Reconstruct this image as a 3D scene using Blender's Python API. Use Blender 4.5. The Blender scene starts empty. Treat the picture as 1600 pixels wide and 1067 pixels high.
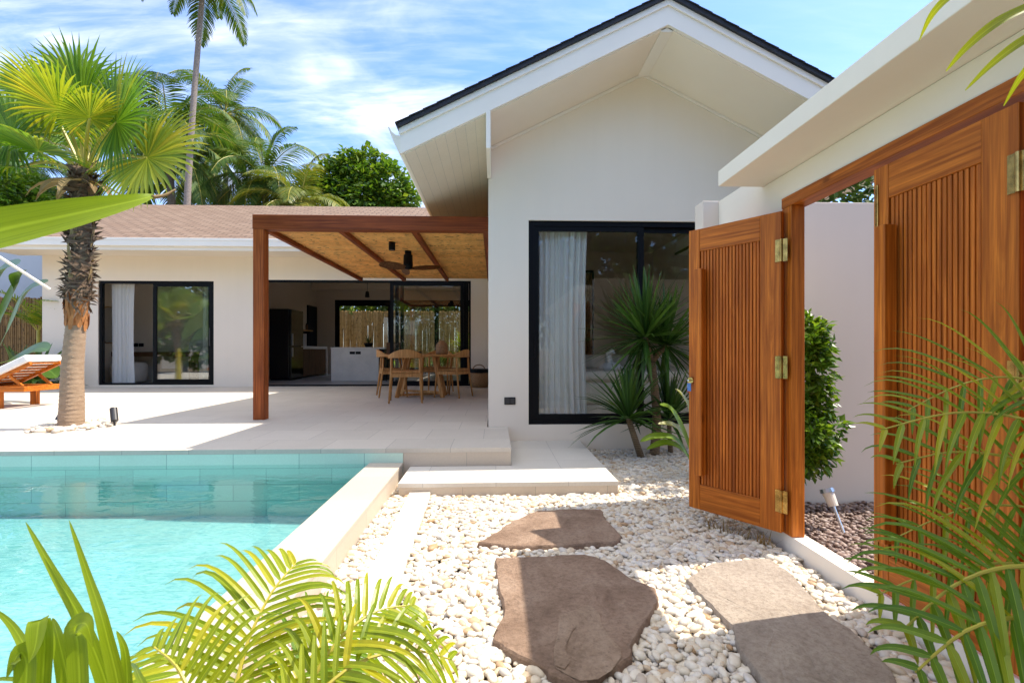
import bpy, bmesh, math, random
import numpy as np
from mathutils import Vector, Matrix
R = math.radians
SC = bpy.context.scene
COL = SC.collection

# ------------------------------------------------------------------ camera
H = 1.2
YAW = R(2.06)
cd = bpy.data.cameras.new('camera'); cam = bpy.data.objects.new('camera', cd); COL.objects.link(cam)
cam.location = (0, 0, H); cam.rotation_euler = (R(90), 0, -YAW)
cd.sensor_width = 36; cd.lens = 750 / 1600 * 36; cd.shift_y = 13.5 / 1600
cd.clip_start = .02; cd.clip_end = 3000
cd.dof.use_dof = True; cd.dof.focus_distance = 5.5; cd.dof.aperture_fstop = 11
SC.camera = cam

# ------------------------------------------------------------------ sky and sun
SUN = Vector((1.45, .27, 2.55)).normalized()
EL = math.asin(SUN.z); AZ = math.atan2(SUN.x, SUN.y)
w = bpy.data.worlds.new('World'); SC.world = w; w.use_nodes = True
nt = w.node_tree; N = nt.nodes; L = nt.links
bg = N['Background']; bg.inputs[1].default_value = .15
sky = N.new('ShaderNodeTexSky'); sky.sky_type = 'NISHITA'; sky.sun_disc = False
sky.sun_elevation = EL; sky.sun_rotation = AZ; sky.air_density = 1.0; sky.dust_density = .7; sky.ozone_density = 2.2
tc = N.new('ShaderNodeTexCoord')
sep = N.new('ShaderNodeSeparateXYZ'); L.new(tc.outputs['Generated'], sep.inputs[0])
addz = N.new('ShaderNodeMath'); addz.inputs[1].default_value = .18; L.new(sep.outputs[2], addz.inputs[0])
mx = N.new('ShaderNodeMath'); mx.operation = 'MAXIMUM'; mx.inputs[1].default_value = .05; L.new(addz.outputs[0], mx.inputs[0])
dx = N.new('ShaderNodeMath'); dx.operation = 'DIVIDE'; L.new(sep.outputs[0], dx.inputs[0]); L.new(mx.outputs[0], dx.inputs[1])
dy = N.new('ShaderNodeMath'); dy.operation = 'DIVIDE'; L.new(sep.outputs[1], dy.inputs[0]); L.new(mx.outputs[0], dy.inputs[1])
cmb = N.new('ShaderNodeCombineXYZ'); L.new(dx.outputs[0], cmb.inputs[0]); L.new(dy.outputs[0], cmb.inputs[1])
def cloud_noise(rot, sc, scale, det, dist, lo, hi):
    mp = N.new('ShaderNodeMapping'); mp.inputs['Rotation'].default_value = (0, 0, rot); mp.inputs['Scale'].default_value = sc
    L.new(cmb.outputs[0], mp.inputs[0])
    nz = N.new('ShaderNodeTexNoise'); nz.inputs['Scale'].default_value = scale; nz.inputs['Detail'].default_value = det
    nz.inputs['Roughness'].default_value = .58; nz.inputs['Distortion'].default_value = dist
    L.new(mp.outputs[0], nz.inputs[0])
    mr = N.new('ShaderNodeMapRange'); mr.inputs[1].default_value = lo; mr.inputs[2].default_value = hi; mr.interpolation_type = 'SMOOTHSTEP'
    L.new(nz.outputs[0], mr.inputs[0]); return mr.outputs[0]
c1 = cloud_noise(.9, (1, 2.6, 1), 1.5, 8, .7, .40, .74)
c2 = cloud_noise(-.3, (1.0, 1.0, 1), .85, 4, .3, .36, .62)
c3 = cloud_noise(1.2, (1, 5.0, 1), 5.0, 6, .4, .35, .80)
m12 = N.new('ShaderNodeMath'); m12.operation = 'MULTIPLY'; L.new(c1, m12.inputs[0]); L.new(c2, m12.inputs[1])
m3 = N.new('ShaderNodeMath'); m3.operation = 'MULTIPLY_ADD'; L.new(c3, m3.inputs[0]); m3.inputs[1].default_value = .25; L.new(m12.outputs[0], m3.inputs[2])
# more veil towards the left of the house, less to the right
xg = N.new('ShaderNodeMapRange'); xg.inputs[1].default_value = .35; xg.inputs[2].default_value = -.75
xg.inputs[3].default_value = .15; xg.inputs[4].default_value = 1.05; L.new(sep.outputs[0], xg.inputs[0])
mm = N.new('ShaderNodeMath'); mm.operation = 'MULTIPLY'; mm.use_clamp = True; L.new(m3.outputs[0], mm.inputs[0]); L.new(xg.outputs[0], mm.inputs[1])
mixc = N.new('ShaderNodeMix'); mixc.data_type = 'RGBA'; zen_fill = N.new('ShaderNodeMapRange'); zen_fill.interpolation_type = 'SMOOTHSTEP'   # white veil added overhead, out of view, to whiten the fill light
for k_, v_ in ((1,.64),(2,.86),(3,0),(4,.92)): zen_fill.inputs[k_].default_value = v_
L.new(sep.outputs[2], zen_fill.inputs[0])
mxz = N.new('ShaderNodeMath'); mxz.operation = 'MAXIMUM'; L.new(mm.outputs[0], mxz.inputs[0]); L.new(zen_fill.outputs[0], mxz.inputs[1])
L.new(mxz.outputs[0], mixc.inputs[0])
tint = N.new('ShaderNodeMix'); tint.data_type = 'RGBA'; tint.blend_type = 'MULTIPLY'; tint.inputs[0].default_value = 1
tint.inputs[7].default_value = (.66, .79, 1.0, 1); L.new(sky.outputs[0], tint.inputs[6]); L.new(tint.outputs[2], mixc.inputs[6]); mixc.inputs[7].default_value = (5.85, 5.7, 5.5, 1)
L.new(mixc.outputs[2], bg.inputs[0])

sd = bpy.data.lights.new('sun', 'SUN'); sd.energy = 3.2; sd.angle = R(.5); sd.color = (1, .91, .77)
so = bpy.data.objects.new('sun', sd); COL.objects.link(so)
so.rotation_euler = (-SUN).to_track_quat('-Z', 'Y').to_euler()

SC.view_settings.view_transform = 'Standard'; SC.view_settings.look = 'None'
SC.view_settings.exposure = 1.27; SC.view_settings.gamma = 1
SC.render.engine = 'CYCLES'
cy = SC.cycles
cy.use_denoising = True; cy.max_bounces = 10; cy.diffuse_bounces = 5; cy.glossy_bounces = 4
cy.transmission_bounces = 6; cy.transparent_max_bounces = 16; cy.sample_clamp_indirect = 6
cy.caustics_reflective = False; cy.caustics_refractive = False
try: cy.denoiser = 'OPENIMAGEDENOISE'
except Exception: pass

# ------------------------------------------------------------------ tagging and mesh helpers
def tag(o, label=None, cat=None, group=None, kind=None):
    if label: o['label'] = label
    if cat: o['category'] = cat
    if group: o['group'] = group
    if kind: o['kind'] = kind
    return o
def thing(name, label, cat, loc=(0, 0, 0), rz=0, group=None):
    o = bpy.data.objects.new(name, None); o.empty_display_size = .1
    COL.objects.link(o); o.location = loc; o.rotation_euler = (0, 0, rz)
    return tag(o, label, cat, group)
def copy_tree(o, parent=None):
    c = o.copy(); COL.objects.link(c)
    if parent: c.parent = parent
    for ch in list(o.children): copy_tree(ch, c)
    return c
def root_loc(p):
    while p.parent: p = p.parent
    return Vector(p.location)
GRAV = Vector((0, 0, -1))
class MB:
    def __init__(s): s.v = []; s.f = []; s.uv = {}
    def add(s, vs, fs):
        b = len(s.v); s.v.extend(tuple(q) for q in vs); s.f.extend(tuple(i + b for i in q) for q in fs)
    def box(s, x0, x1, y0, y1, z0, z1):
        s.add([(x0,y0,z0),(x1,y0,z0),(x1,y1,z0),(x0,y1,z0),(x0,y0,z1),(x1,y0,z1),(x1,y1,z1),(x0,y1,z1)],
              [(0,3,2,1),(4,5,6,7),(0,1,5,4),(1,2,6,5),(2,3,7,6),(3,0,4,7)]); return s
    def bar(s, p, q, wx, wy, up=(0, 0, 1)):
        p = Vector(p); q = Vector(q); d = (q - p).normalized(); u = Vector(up)
        if abs(d.dot(u)) > .98: u = Vector((0, 1, 0))
        a = d.cross(u).normalized(); b = a.cross(d)
        vs = []
        for c in (p, q):
            for sa, sb in ((-1,-1),(1,-1),(1,1),(-1,1)): vs.append(c + a*sa*wx/2 + b*sb*wy/2)
        s.add(vs, [(0,1,2,3)[::-1],(4,5,6,7),(0,1,5,4),(1,2,6,5),(2,3,7,6),(3,0,4,7)]); return s
    def prism(s, poly, z0, z1):
        n = len(poly)
        s.add([(x,y,z0) for x,y in poly]+[(x,y,z1) for x,y in poly],
              [tuple(range(n))[::-1], tuple(range(n,2*n))]+[(i,(i+1)%n,(i+1)%n+n,i+n) for i in range(n)]); return s
    def yprism(s, poly, y0, y1):
        n = len(poly)
        s.add([(x,y0,z) for x,z in poly]+[(x,y1,z) for x,z in poly],
              [tuple(range(n)), tuple(range(n,2*n))[::-1]]+[(i,i+n,(i+1)%n+n,(i+1)%n) for i in range(n)]); return s
    def xprism(s, poly, x0, x1):
        n = len(poly)
        s.add([(x0,y,z) for y,z in poly]+[(x1,y,z) for y,z in poly],
              [tuple(range(n))[::-1], tuple(range(n,2*n))]+[(i,(i+1)%n,(i+1)%n+n,i+n) for i in range(n)]); return s
    def tube(s, pts, rad, n=8, cap=True):
        pts = [Vector(p) for p in pts]
        if not hasattr(rad, '__len__'): rad = [rad]*len(pts)
        vs = []; ref = None
        for i, p in enumerate(pts):
            d = (pts[min(i+1,len(pts)-1)] - pts[max(i-1,0)]).normalized()
            if ref is None:
                ref = Vector((1,0,0)) if abs(d.x) < .8 else Vector((0,1,0))
            a = (ref - d*ref.dot(d)).normalized(); ref = a; b = d.cross(a)
            for k in range(n):
                t = 2*math.pi*k/n; vs.append(p + (a*math.cos(t)+b*math.sin(t))*rad[i])
        fs = []
        for i in range(len(pts)-1):
            for k in range(n):
                fs.append((i*n+k, i*n+(k+1)%n, (i+1)*n+(k+1)%n, (i+1)*n+k))
        if cap: fs.append(tuple(range(n))[::-1]); fs.append(tuple(range((len(pts)-1)*n, len(pts)*n)))
        s.add(vs, fs); return s
    def lathe(s, prof, c=(0,0,0), n=24):
        vs = []; m = len(prof)
        for r, z in prof:
            for k in range(n):
                t = 2*math.pi*k/n; vs.append((c[0]+r*math.cos(t), c[1]+r*math.sin(t), c[2]+z))
        fs = [(i*n+k, i*n+(k+1)%n, (i+1)*n+(k+1)%n, (i+1)*n+k) for i in range(m-1) for k in range(n)]
        fs.append(tuple(range(n))[::-1]); fs.append(tuple(range((m-1)*n, m*n)))
        s.add(vs, fs); return s
    def ribbon(s, pts, wid, up=(0,0,1), fold=.25, sub=3, prof=None, twist=0):
        """a leaf blade along a polyline, folded along its midrib"""
        P = [Vector(p) for p in pts]
        if len(P) > 2 and sub > 1: P = smooth_line(P, sub)
        n = len(P); vs = []; up = Vector(up)
        for i, p in enumerate(P):
            t = i/(n-1)
            d = (P[min(i+1,n-1)] - P[max(i-1,0)]).normalized()
            a = d.cross(up)
            if a.length < .05: a = d.cross(Vector((.3,1,.2)))
            a.normalize(); nn = a.cross(d)
            if twist: 
                q = Matrix.Rotation(twist*t, 3, d); a = q @ a; nn = q @ nn
            h = wid/2*(prof(t) if prof else leaf_prof(t))
            vs += [p - a*h + nn*h*fold, p, p + a*h + nn*h*fold]
            b0 = len(s.v)+i*3; s.uv[b0] = (0,t); s.uv[b0+1] = (.5,t); s.uv[b0+2] = (1,t)
        fs = []
        for i in range(n-1):
            b = i*3; fs += [(b,b+1,b+4,b+3),(b+1,b+2,b+5,b+4)]
        s.add(vs, fs); return s
    def blade(s, p, d, Lb, wid, droop=.5, n=4, up=(0,0,1), fold=.25, prof=None, curl=1.4):
        p = Vector(p); d = Vector(d).normalized(); pts = [p]; st = Lb/n
        for i in range(n):
            d = (d + GRAV*droop*(curl+.5)*((i+.6)/n)**curl/n).normalized(); p = p + d*st; pts.append(p)
        return s.ribbon(pts, wid, up, fold, 1, prof)
    def build(s, name, mat, parent=None, smooth=False, bevel=0, seg=2):
        me = bpy.data.meshes.new(name)
        o = Vector((0,0,0)) if parent is None else root_loc(parent)
        if parent is None and s.v:      # origin at the foot of a one-mesh thing
            a = np.array(s.v); o = Vector(((a[:,0].min()+a[:,0].max())/2, (a[:,1].min()+a[:,1].max())/2, a[:,2].min()))
        v = [(x-o.x, y-o.y, z-o.z) for x,y,z in s.v]
        me.from_pydata(v, [], s.f); me.update()
        bm = bmesh.new(); bm.from_mesh(me); 
        if not name.endswith(LEAFY): bmesh.ops.recalc_face_normals(bm, faces=bm.faces)
        bm.to_mesh(me); bm.free()
        if s.uv:
            ul = me.uv_layers.new(name='UVMap'); arr = np.zeros((len(v),2),np.float32); arr[:,0] = .3
            kk = np.fromiter(s.uv.keys(),int); arr[kk] = np.array(list(s.uv.values()),np.float32)
            li = np.zeros(len(me.loops),np.int32); me.loops.foreach_get('vertex_index',li); ul.data.foreach_set('uv',arr[li].ravel())
        if smooth: me.polygons.foreach_set('use_smooth', [True]*len(me.polygons))
        me.materials.append(mat)
        ob = bpy.data.objects.new(name, me); COL.objects.link(ob)
        if parent is None: ob.location = o
        else: ob.parent = parent
        if bevel:
            m = ob.modifiers.new('bevel', 'BEVEL'); m.width = bevel; m.segments = seg; m.limit_method = 'ANGLE'
            m.harden_normals = False
        return ob
LEAFY = ('frond', 'crown', 'leaf', 'foliage', 'blade', 'leaves')
def smooth_line(P, sub):
    out = []; n = len(P)
    for i in range(n-1):
        a = P[max(i-1,0)]; b = P[i]; c = P[i+1]; d = P[min(i+2,n-1)]
        for k in range(sub):
            t = k/sub
            out.append(.5*((2*b)+(c-a)*t+(2*a-5*b+4*c-d)*t*t+(3*b-a-3*c+d)*t**3))
    out.append(P[-1]); return out
def leaf_prof(t): return max(.03, min(1, t*5+.35) * (1-t**2.2)**.8 if t < 1 else .02)
def strap_prof(t): return min(1, .75+t*1.2) * (max(0.02, 1-t)**.55 if t > .35 else 1*(.65**.55)/(.65**.55)) if t <= .35 else max(.02, ((1-t)/.65)**.7)
def grid_wall(mb, axis, us, zs, t0, t1, holes):
    """a wall sheet of thickness t0..t1 with rectangular openings (u0,u1,z0,z1), no inner faces"""
    us = sorted(set(us + [h[0] for h in holes] + [h[1] for h in holes]))
    zs = sorted(set(zs + [h[2] for h in holes] + [h[3] for h in holes]))
    def solid(i, j):
        if i < 0 or j < 0 or i >= len(us)-1 or j >= len(zs)-1: return False
        u = (us[i]+us[i+1])/2; z = (zs[j]+zs[j+1])/2
        return not any(h[0] < u < h[1] and h[2] < z < h[3] for h in holes)
    def pt(u, t, z): return (u,t,z) if axis == 'x' else (t,u,z)
    for i in range(len(us)-1):
        for j in range(len(zs)-1):
            if not solid(i,j): continue
            a,b,c,d = us[i],us[i+1],zs[j],zs[j+1]
            q = [[pt(a,t0,c),pt(b,t0,c),pt(b,t0,d),pt(a,t0,d)],[pt(a,t1,c),pt(a,t1,d),pt(b,t1,d),pt(b,t1,c)]]
            if not solid(i-1,j): q.append([pt(a,t0,c),pt(a,t0,d),pt(a,t1,d),pt(a,t1,c)])
            if not solid(i+1,j): q.append([pt(b,t0,c),pt(b,t1,c),pt(b,t1,d),pt(b,t0,d)])
            if not solid(i,j-1): q.append([pt(a,t0,c),pt(a,t1,c),pt(b,t1,c),pt(b,t0,c)])
            if not solid(i,j+1): q.append([pt(a,t0,d),pt(b,t0,d),pt(b,t1,d),pt(a,t1,d)])
            for f in q: mb.add(f, [(0,1,2,3)])
# a pixel of the photograph as a point at a known depth or height (used while measuring the plants and stones)
def at(x, y, Y=None, z=None):
    u = (x-800)/750; v = (547-y)/750
    r = Vector((math.sin(YAW)+u*math.cos(YAW), math.cos(YAW)-u*math.sin(YAW), v))
    k = Y/r.y if Y is not None else (z-H)/r.z
    return Vector((0,0,H)) + r*k

# ------------------------------------------------------------------ materials
def newmat(name):
    m = bpy.data.materials.new(name); m.use_nodes = True
    return m, m.node_tree.nodes, m.node_tree.links, m.node_tree.nodes['Principled BSDF']
def rgb(c): return (c[0], c[1], c[2], 1)
def coords(n, l, scale=(1,1,1), rot=(0,0,0), loc=(0,0,0)):
    t = n.new('ShaderNodeTexCoord'); mp = n.new('ShaderNodeMapping')
    mp.inputs['Scale'].default_value = scale; mp.inputs['Rotation'].default_value = rot; mp.inputs['Location'].default_value = loc
    l.new(t.outputs['Object'], mp.inputs[0]); return mp.outputs[0]
def noise(n, l, vec, scale, det=4, rough=.55, dist=0):
    z = n.new('ShaderNodeTexNoise'); z.inputs['Scale'].default_value = scale; z.inputs['Detail'].default_value = det
    z.inputs['Roughness'].default_value = rough; z.inputs['Distortion'].default_value = dist
    if vec is not None: l.new(vec, z.inputs[0])
    return z.outputs[0]
def ramp(n, l, fac, stops):
    r = n.new('ShaderNodeValToRGB'); e = r.color_ramp.elements
    while len(e) > len(stops): e.remove(e[-1])
    while len(e) < len(stops): e.new(.5)
    for k, (p, c) in zip(e, stops): k.position = p; k.color = rgb(c)
    l.new(fac, r.inputs[0]); return r.outputs[0]
def mixrgb(n, l, f, a, b, mode='MIX'):
    m = n.new('ShaderNodeMix'); m.data_type = 'RGBA'; m.blend_type = mode
    for sock, v in ((0,f),(6,a),(7,b)):
        if isinstance(v, (int,float)): m.inputs[sock].default_value = v
        elif isinstance(v, tuple): m.inputs[sock].default_value = rgb(v)
        else: l.new(v, m.inputs[sock])
    return m.outputs[2]
def bump(n, l, b, h, strength=.3, dist=.01):
    k = n.new('ShaderNodeBump'); k.inputs['Strength'].default_value = strength; k.inputs['Distance'].default_value = dist
    l.new(h, k.inputs['Height']); l.new(k.outputs[0], b.inputs['Normal']); return k
def spec(b, v):
    b.inputs['Specular IOR Level'].default_value = v
def plain(name, c, rough=.5, metal=0, var=.12, nscale=6, bmp=.05):
    m,n,l,b = newmat(name); b.inputs['Roughness'].default_value = rough; b.inputs['Metallic'].default_value = metal
    v = coords(n,l); f = noise(n,l,v,nscale)
    l.new(ramp(n,l,f,[(.25,tuple(x*(1-var) for x in c)),(.75,tuple(min(1,x*(1+var)) for x in c))]), b.inputs['Base Color'])
    if bmp: bump(n,l,b,noise(n,l,v,nscale*12,3),bmp,.004)
    return m
def plaster(name, c, var=.035):
    m,n,l,b = newmat(name); b.inputs['Roughness'].default_value = .85; spec(b,.25)
    v = coords(n,l); f = noise(n,l,v,1.1,6,.6)
    v2 = coords(n,l,(4,4,.35)); g = noise(n,l,v2,1.2,4)
    base = ramp(n,l,f,[(.25,tuple(x*(1-var) for x in c)),(.75,tuple(x*(1+var) for x in c))])
    base = mixrgb(n,l,.5,base,ramp(n,l,g,[(.3,tuple(x*.955 for x in c)),(.7,c)]))
    l.new(base,b.inputs['Base Color'])
    bump(n,l,b,noise(n,l,v,45,5,.65),.10,.006); return m
def wood(name, ax, c1, c2, rough=.38, knots=True, scale=1.0, coat=.04):
    m,n,l,b = newmat(name); b.inputs['Roughness'].default_value = rough+.08; spec(b,.22)
    s = [9*scale,9*scale,9*scale]; s[ax] = .55*scale
    v = coords(n,l,tuple(s))
    f = noise(n,l,v,1.6,6,.62,1.6)
    fine = [70*scale]*3; fine[ax] = 1.6*scale
    g = noise(n,l,coords(n,l,tuple(fine)),1.0,4,.6)
    big = noise(n,l,coords(n,l,(1.3,1.3,1.3)),1.7,2)
    mid = tuple((p+q)/2 for p,q in zip(c1,c2))
    col = ramp(n,l,f,[(.25,tuple(x*.72 for x in c1)),(.42,mid),(.54,tuple(min(1,x*1.08) for x in c2)),(.66,mid),(.82,c1)])
    col = mixrgb(n,l,ramp(n,l,g,[(.36,(.8,)*3),(.62,(0,0,0))]),col,tuple(x*.66 for x in c1))
    col = mixrgb(n,l,.55,col,ramp(n,l,big,[(.3,(.62,.58,.55)),(.7,(1,1,1))]),'MULTIPLY')
    geo = n.new('ShaderNodeNewGeometry')
    col = mixrgb(n,l,.6,col,ramp(n,l,geo.outputs['Random Per Island'],[(0,(.66,.60,.56)),(.5,(.86,.84,.82)),(1,(1.0,1.0,1.0))]),'MULTIPLY')
    if knots:
        ks = [2.4]*3; ks[ax] = 1.0
        vo = n.new('ShaderNodeTexVoronoi'); vo.inputs['Scale'].default_value = 2.2; l.new(coords(n,l,tuple(ks)),vo.inputs[0])
        col = mixrgb(n,l,ramp(n,l,vo.outputs['Distance'],[(.0,(.95,)*3),(.05,(.7,)*3),(.08,(.25,)*3),(.14,(0,0,0))]),col,tuple(x*.35 for x in c1))
    l.new(col,b.inputs['Base Color']); b.inputs['Coat Weight'].default_value = coat; b.inputs['Coat Roughness'].default_value = .25
    bump(n,l,b,g,.12,.003); return m
def tile(name, c, plane='xy', bw=.6, rh=.6, off=0, loc=(0,0,0), mortar=None, var=.04, rough=.6, ms=.0025, sheen=.3, caustic_streak=False):
    m,n,l,b = newmat(name); b.inputs['Roughness'].default_value = rough; spec(b,sheen)
    rot = {'xy':(0,0,0),'xz':(R(-90),0,0),'yz':(R(-90),0,R(-90))}[plane]
    t = n.new('ShaderNodeTexCoord'); sp = n.new('ShaderNodeSeparateXYZ'); cb = n.new('ShaderNodeCombineXYZ')
    g = n.new('ShaderNodeNewGeometry'); l.new(g.outputs['Position'], sp.inputs[0])
    i,j = {'xy':(0,1),'xz':(0,2),'yz':(1,2)}[plane]
    for k,(ax,o) in enumerate(((i,loc[0]),(j,loc[1]))):
        a = n.new('ShaderNodeMath'); a.operation = 'SUBTRACT'; a.inputs[1].default_value = o-60; l.new(sp.outputs[ax],a.inputs[0]); l.new(a.outputs[0],cb.inputs[k])
    br = n.new('ShaderNodeTexBrick'); br.offset = off; br.squash = 1
    br.inputs['Scale'].default_value = 1; br.inputs['Brick Width'].default_value = bw; br.inputs['Row Height'].default_value = rh
    br.inputs['Mortar Size'].default_value = ms; br.inputs['Mortar Smooth'].default_value = .1
    br.inputs['Color1'].default_value = rgb(tuple(x*(1-var) for x in c)); br.inputs['Color2'].default_value = rgb(tuple(x*(1+var) for x in c))
    br.inputs['Mortar'].default_value = rgb(mortar or tuple(x*.55 for x in c))
    l.new(cb.outputs[0],br.inputs['Vector'])
    v = coords(n,l); f = noise(n,l,v,2.5,7,.65); f2 = noise(n,l,v,60,3)
    col = mixrgb(n,l,.5,br.outputs[0],ramp(n,l,f,[(.3,(.88,.87,.85)),(.7,(1,1,1))]),'MULTIPLY')
    col = mixrgb(n,l,.35,col,ramp(n,l,f2,[(.35,(.86,.86,.86)),(.6,(1,1,1))]),'MULTIPLY')
    if caustic_streak:      # water caustics painted into the tile colour as diagonal streaks
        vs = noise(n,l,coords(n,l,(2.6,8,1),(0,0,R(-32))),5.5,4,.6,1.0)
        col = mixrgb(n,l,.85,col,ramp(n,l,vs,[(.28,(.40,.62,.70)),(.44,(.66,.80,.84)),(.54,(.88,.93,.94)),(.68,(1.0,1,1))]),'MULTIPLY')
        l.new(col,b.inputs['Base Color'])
    l.new(col,b.inputs['Base Color'])
    inv = n.new('ShaderNodeMath'); inv.operation = 'SUBTRACT'; inv.inputs[0].default_value = 1; l.new(br.outputs['Fac'],inv.inputs[1])
    bump(n,l,b,inv.outputs[0],.35,.003); return m
def leaf(name, c1, c2, trans=.35, rough=.42, tip=None, yellow=0):
    m,n,l,b = newmat(name); b.inputs['Roughness'].default_value = rough; spec(b,.4)
    g = n.new('ShaderNodeNewGeometry'); v = coords(n,l)
    col = ramp(n,l,g.outputs['Random Per Island'],[(0,c1),(.75,c2),(1,tip or c2)])
    f = noise(n,l,v,3.5,3)
    col = mixrgb(n,l,.55,col,ramp(n,l,f,[(.3,(.6,.66,.5)),(.7,(1,1,1))]),'MULTIPLY')
    uv = n.new('ShaderNodeUVMap'); mu = n.new('ShaderNodeMapping'); mu.inputs['Scale'].default_value = (26,1.1,1); l.new(uv.outputs[0],mu.inputs[0])
    ve = noise(n,l,mu.outputs[0],1.0,3,.6)
    col = mixrgb(n,l,.55,col,ramp(n,l,ve,[(.30,(.42,.52,.32)),(.52,(1,1,1)),(.68,(1.0,1.0,.80))]),'MULTIPLY')
    sx = n.new('ShaderNodeSeparateXYZ'); l.new(uv.outputs[0],sx.inputs[0])
    mid = n.new('ShaderNodeMath'); mid.operation = 'SUBTRACT'; mid.inputs[1].default_value = .5; l.new(sx.outputs[0],mid.inputs[0])
    ab = n.new('ShaderNodeMath'); ab.operation = 'ABSOLUTE'; l.new(mid.outputs[0],ab.inputs[0])
    col = mixrgb(n,l,ramp(n,l,ab.outputs[0],[(.015,(.45,)*3),(.06,(0,0,0))]),col,tuple(min(1,x*1.6+.02) for x in c2))
    rt = n.new('ShaderNodeMath'); rt.operation = 'MULTIPLY_ADD'; rt.inputs[1].default_value = .22; l.new(noise(n,l,v,9,2),rt.inputs[0]); l.new(sx.outputs[1],rt.inputs[2])
    col = mixrgb(n,l,ramp(n,l,rt.outputs[0],[(1.00,(0,0,0)),(1.10,(.8,)*3)]),col,(.30,.19,.06))
    l.new(col,b.inputs['Base Color'])
    tr = n.new('ShaderNodeBsdfTranslucent')
    l.new(mixrgb(n,l,1,col,(1.5,1.45,.7),'MULTIPLY'),tr.inputs[0])
    ms = n.new('ShaderNodeMixShader'); ms.inputs[0].default_value = trans
    l.new(b.outputs[0],ms.inputs[1]); l.new(tr.outputs[0],ms.inputs[2])
    l.new(ms.outputs[0],n['Material Output'].inputs[0]); return m
def glass(name, base=.08, tint=(.86,.9,.88), power=5.0):
    m,n,l,b = newmat(name); n.remove(b)
    fr = n.new('ShaderNodeLayerWeight'); fr.inputs[0].default_value = .5
    pw = n.new('ShaderNodeMath'); pw.operation = 'POWER'; pw.inputs[1].default_value = power
    l.new(fr.outputs['Facing'],pw.inputs[0])
    ma = n.new('ShaderNodeMath'); ma.operation = 'MULTIPLY_ADD'; ma.inputs[1].default_value = 1-base; ma.inputs[2].default_value = base
    l.new(pw.outputs[0],ma.inputs[0])
    tr = n.new('ShaderNodeBsdfTransparent'); tr.inputs[0].default_value = rgb(tint)
    gl = n.new('ShaderNodeBsdfGlossy'); gl.inputs['Roughness'].default_value = .0
    ms = n.new('ShaderNodeMixShader'); l.new(ma.outputs[0],ms.inputs[0]); l.new(tr.outputs[0],ms.inputs[1]); l.new(gl.outputs[0],ms.inputs[2])
    l.new(ms.outputs[0],n['Material Output'].inputs[0]); return m, n, l, gl

M = {}
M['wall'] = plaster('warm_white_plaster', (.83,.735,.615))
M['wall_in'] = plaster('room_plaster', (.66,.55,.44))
M['white'] = plain('white_paint', (.83,.775,.695), .55, 0, .03, 2, .03)
M['soffit'] = tile('soffit_boards', (.80,.73,.635), 'xy', .10, 40, 0, (0,0,0), (.60,.57,.52), .015, .6, .0022)
M['soffit_front'] = plain('soffit_paint', (.83,.745,.635), .6, 0, .03, 1.5, .02)
M['gate_wall'] = plaster('gate_plaster', (.84,.765,.655))
M['terrace'] = tile('terrace_tile', (.61,.555,.485), 'xy', .59, .59, .5, (0,4.45+.29,0), (.36,.33,.30), .045)
M['terrace_edge'] = tile('terrace_edge_tile', (.60,.515,.42), 'xz', .59, .6, 0, (.15,-.2,0), (.40,.36,.30), .03)
M['step_top'] = tile('step_tile', (.66,.62,.56), 'xy', .59, .59, 0, (1.01,3.88,0), (.46,.43,.4), .03)
M['coping'] = tile('coping_tile', (.50,.44,.37), 'xy', .6, .59, 0, (-1.3,2.0,0), (.42,.37,.32), .04)
M['pool_wall'] = tile('pool_wall_tile', (.62,.82,.70), 'xz', .59, .147, .5, (.1,.149,0), (.28,.44,.40), .06)
M['pool_floor'] = tile('pool_floor_tile', (.49,.53,.53), 'xy', .59, .59, .5, (0,0,0), (.37,.45,.46), .06, caustic_streak=True)
M['black'] = plain('black_aluminium', (.005,.0055,.007), .45, 0, .1, 4, .0); spec(M['black'].node_tree.nodes['Principled BSDF'],.12)
M['roof_dark'] = plain('dark_shingle', (.018,.020,.028), .75, 0, .4, 9, .3)
M['teak'] = wood('teak_upright', 2, (.50,.122,.011), (.80,.255,.030))
M['teak_rail'] = wood('teak_across', 0, (.50,.122,.011), (.80,.255,.030))
M['teak_slat'] = wood('teak_slats', 2, (.44,.104,.011), (.72,.213,.026), knots=False)
M['teak_y'] = wood('teak_header', 1, (.42,.102,.011), (.68,.205,.025))
M['perg_z'] = wood('pergola_post_wood', 2, (.31,.066,.014), (.50,.135,.030), .45)
M['perg_x'] = wood('pergola_beam_wood', 0, (.22,.045,.012), (.36,.090,.022), .45)
M['perg_y'] = wood('pergola_rafter_wood', 1, (.22,.048,.012), (.36,.092,.024), .5)
M['oak'] = wood('light_oak', 2, (.56,.255,.075), (.76,.41,.15), .45, False)
M['walnut'] = wood('cabinet_wood', 2, (.10,.045,.018), (.22,.105,.045), .5)
M['brass'] = plain('brass', (.50,.32,.10), .2, 1, .55, 30, .12)
M['steel'] = plain('brushed_steel', (.62,.62,.62), .3, 1, .06, 10, .0)
M['darkmetal'] = plain('dark_metal', (.06,.06,.065), .4, .6, .1, 8, .0)
M['fridge'] = plain('fridge_gloss', (.006,.006,.007), .12, 0, .05, 2, .0)
M['stonewhite'] = plain('pale_stone', (.78,.71,.62), .5, 0, .12, 2.5, .05)
M['linen'] = plain('white_linen', (.80,.79,.77), .9, 0, .04, 12, .15)
M['bedding'] = plain('beige_bedding', (.74,.68,.60), .9, 0, .10, 5, .2)
M['stone'] = None
M['pinkwall'] = plaster('yard_plaster', (.73,.645,.565))
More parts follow.
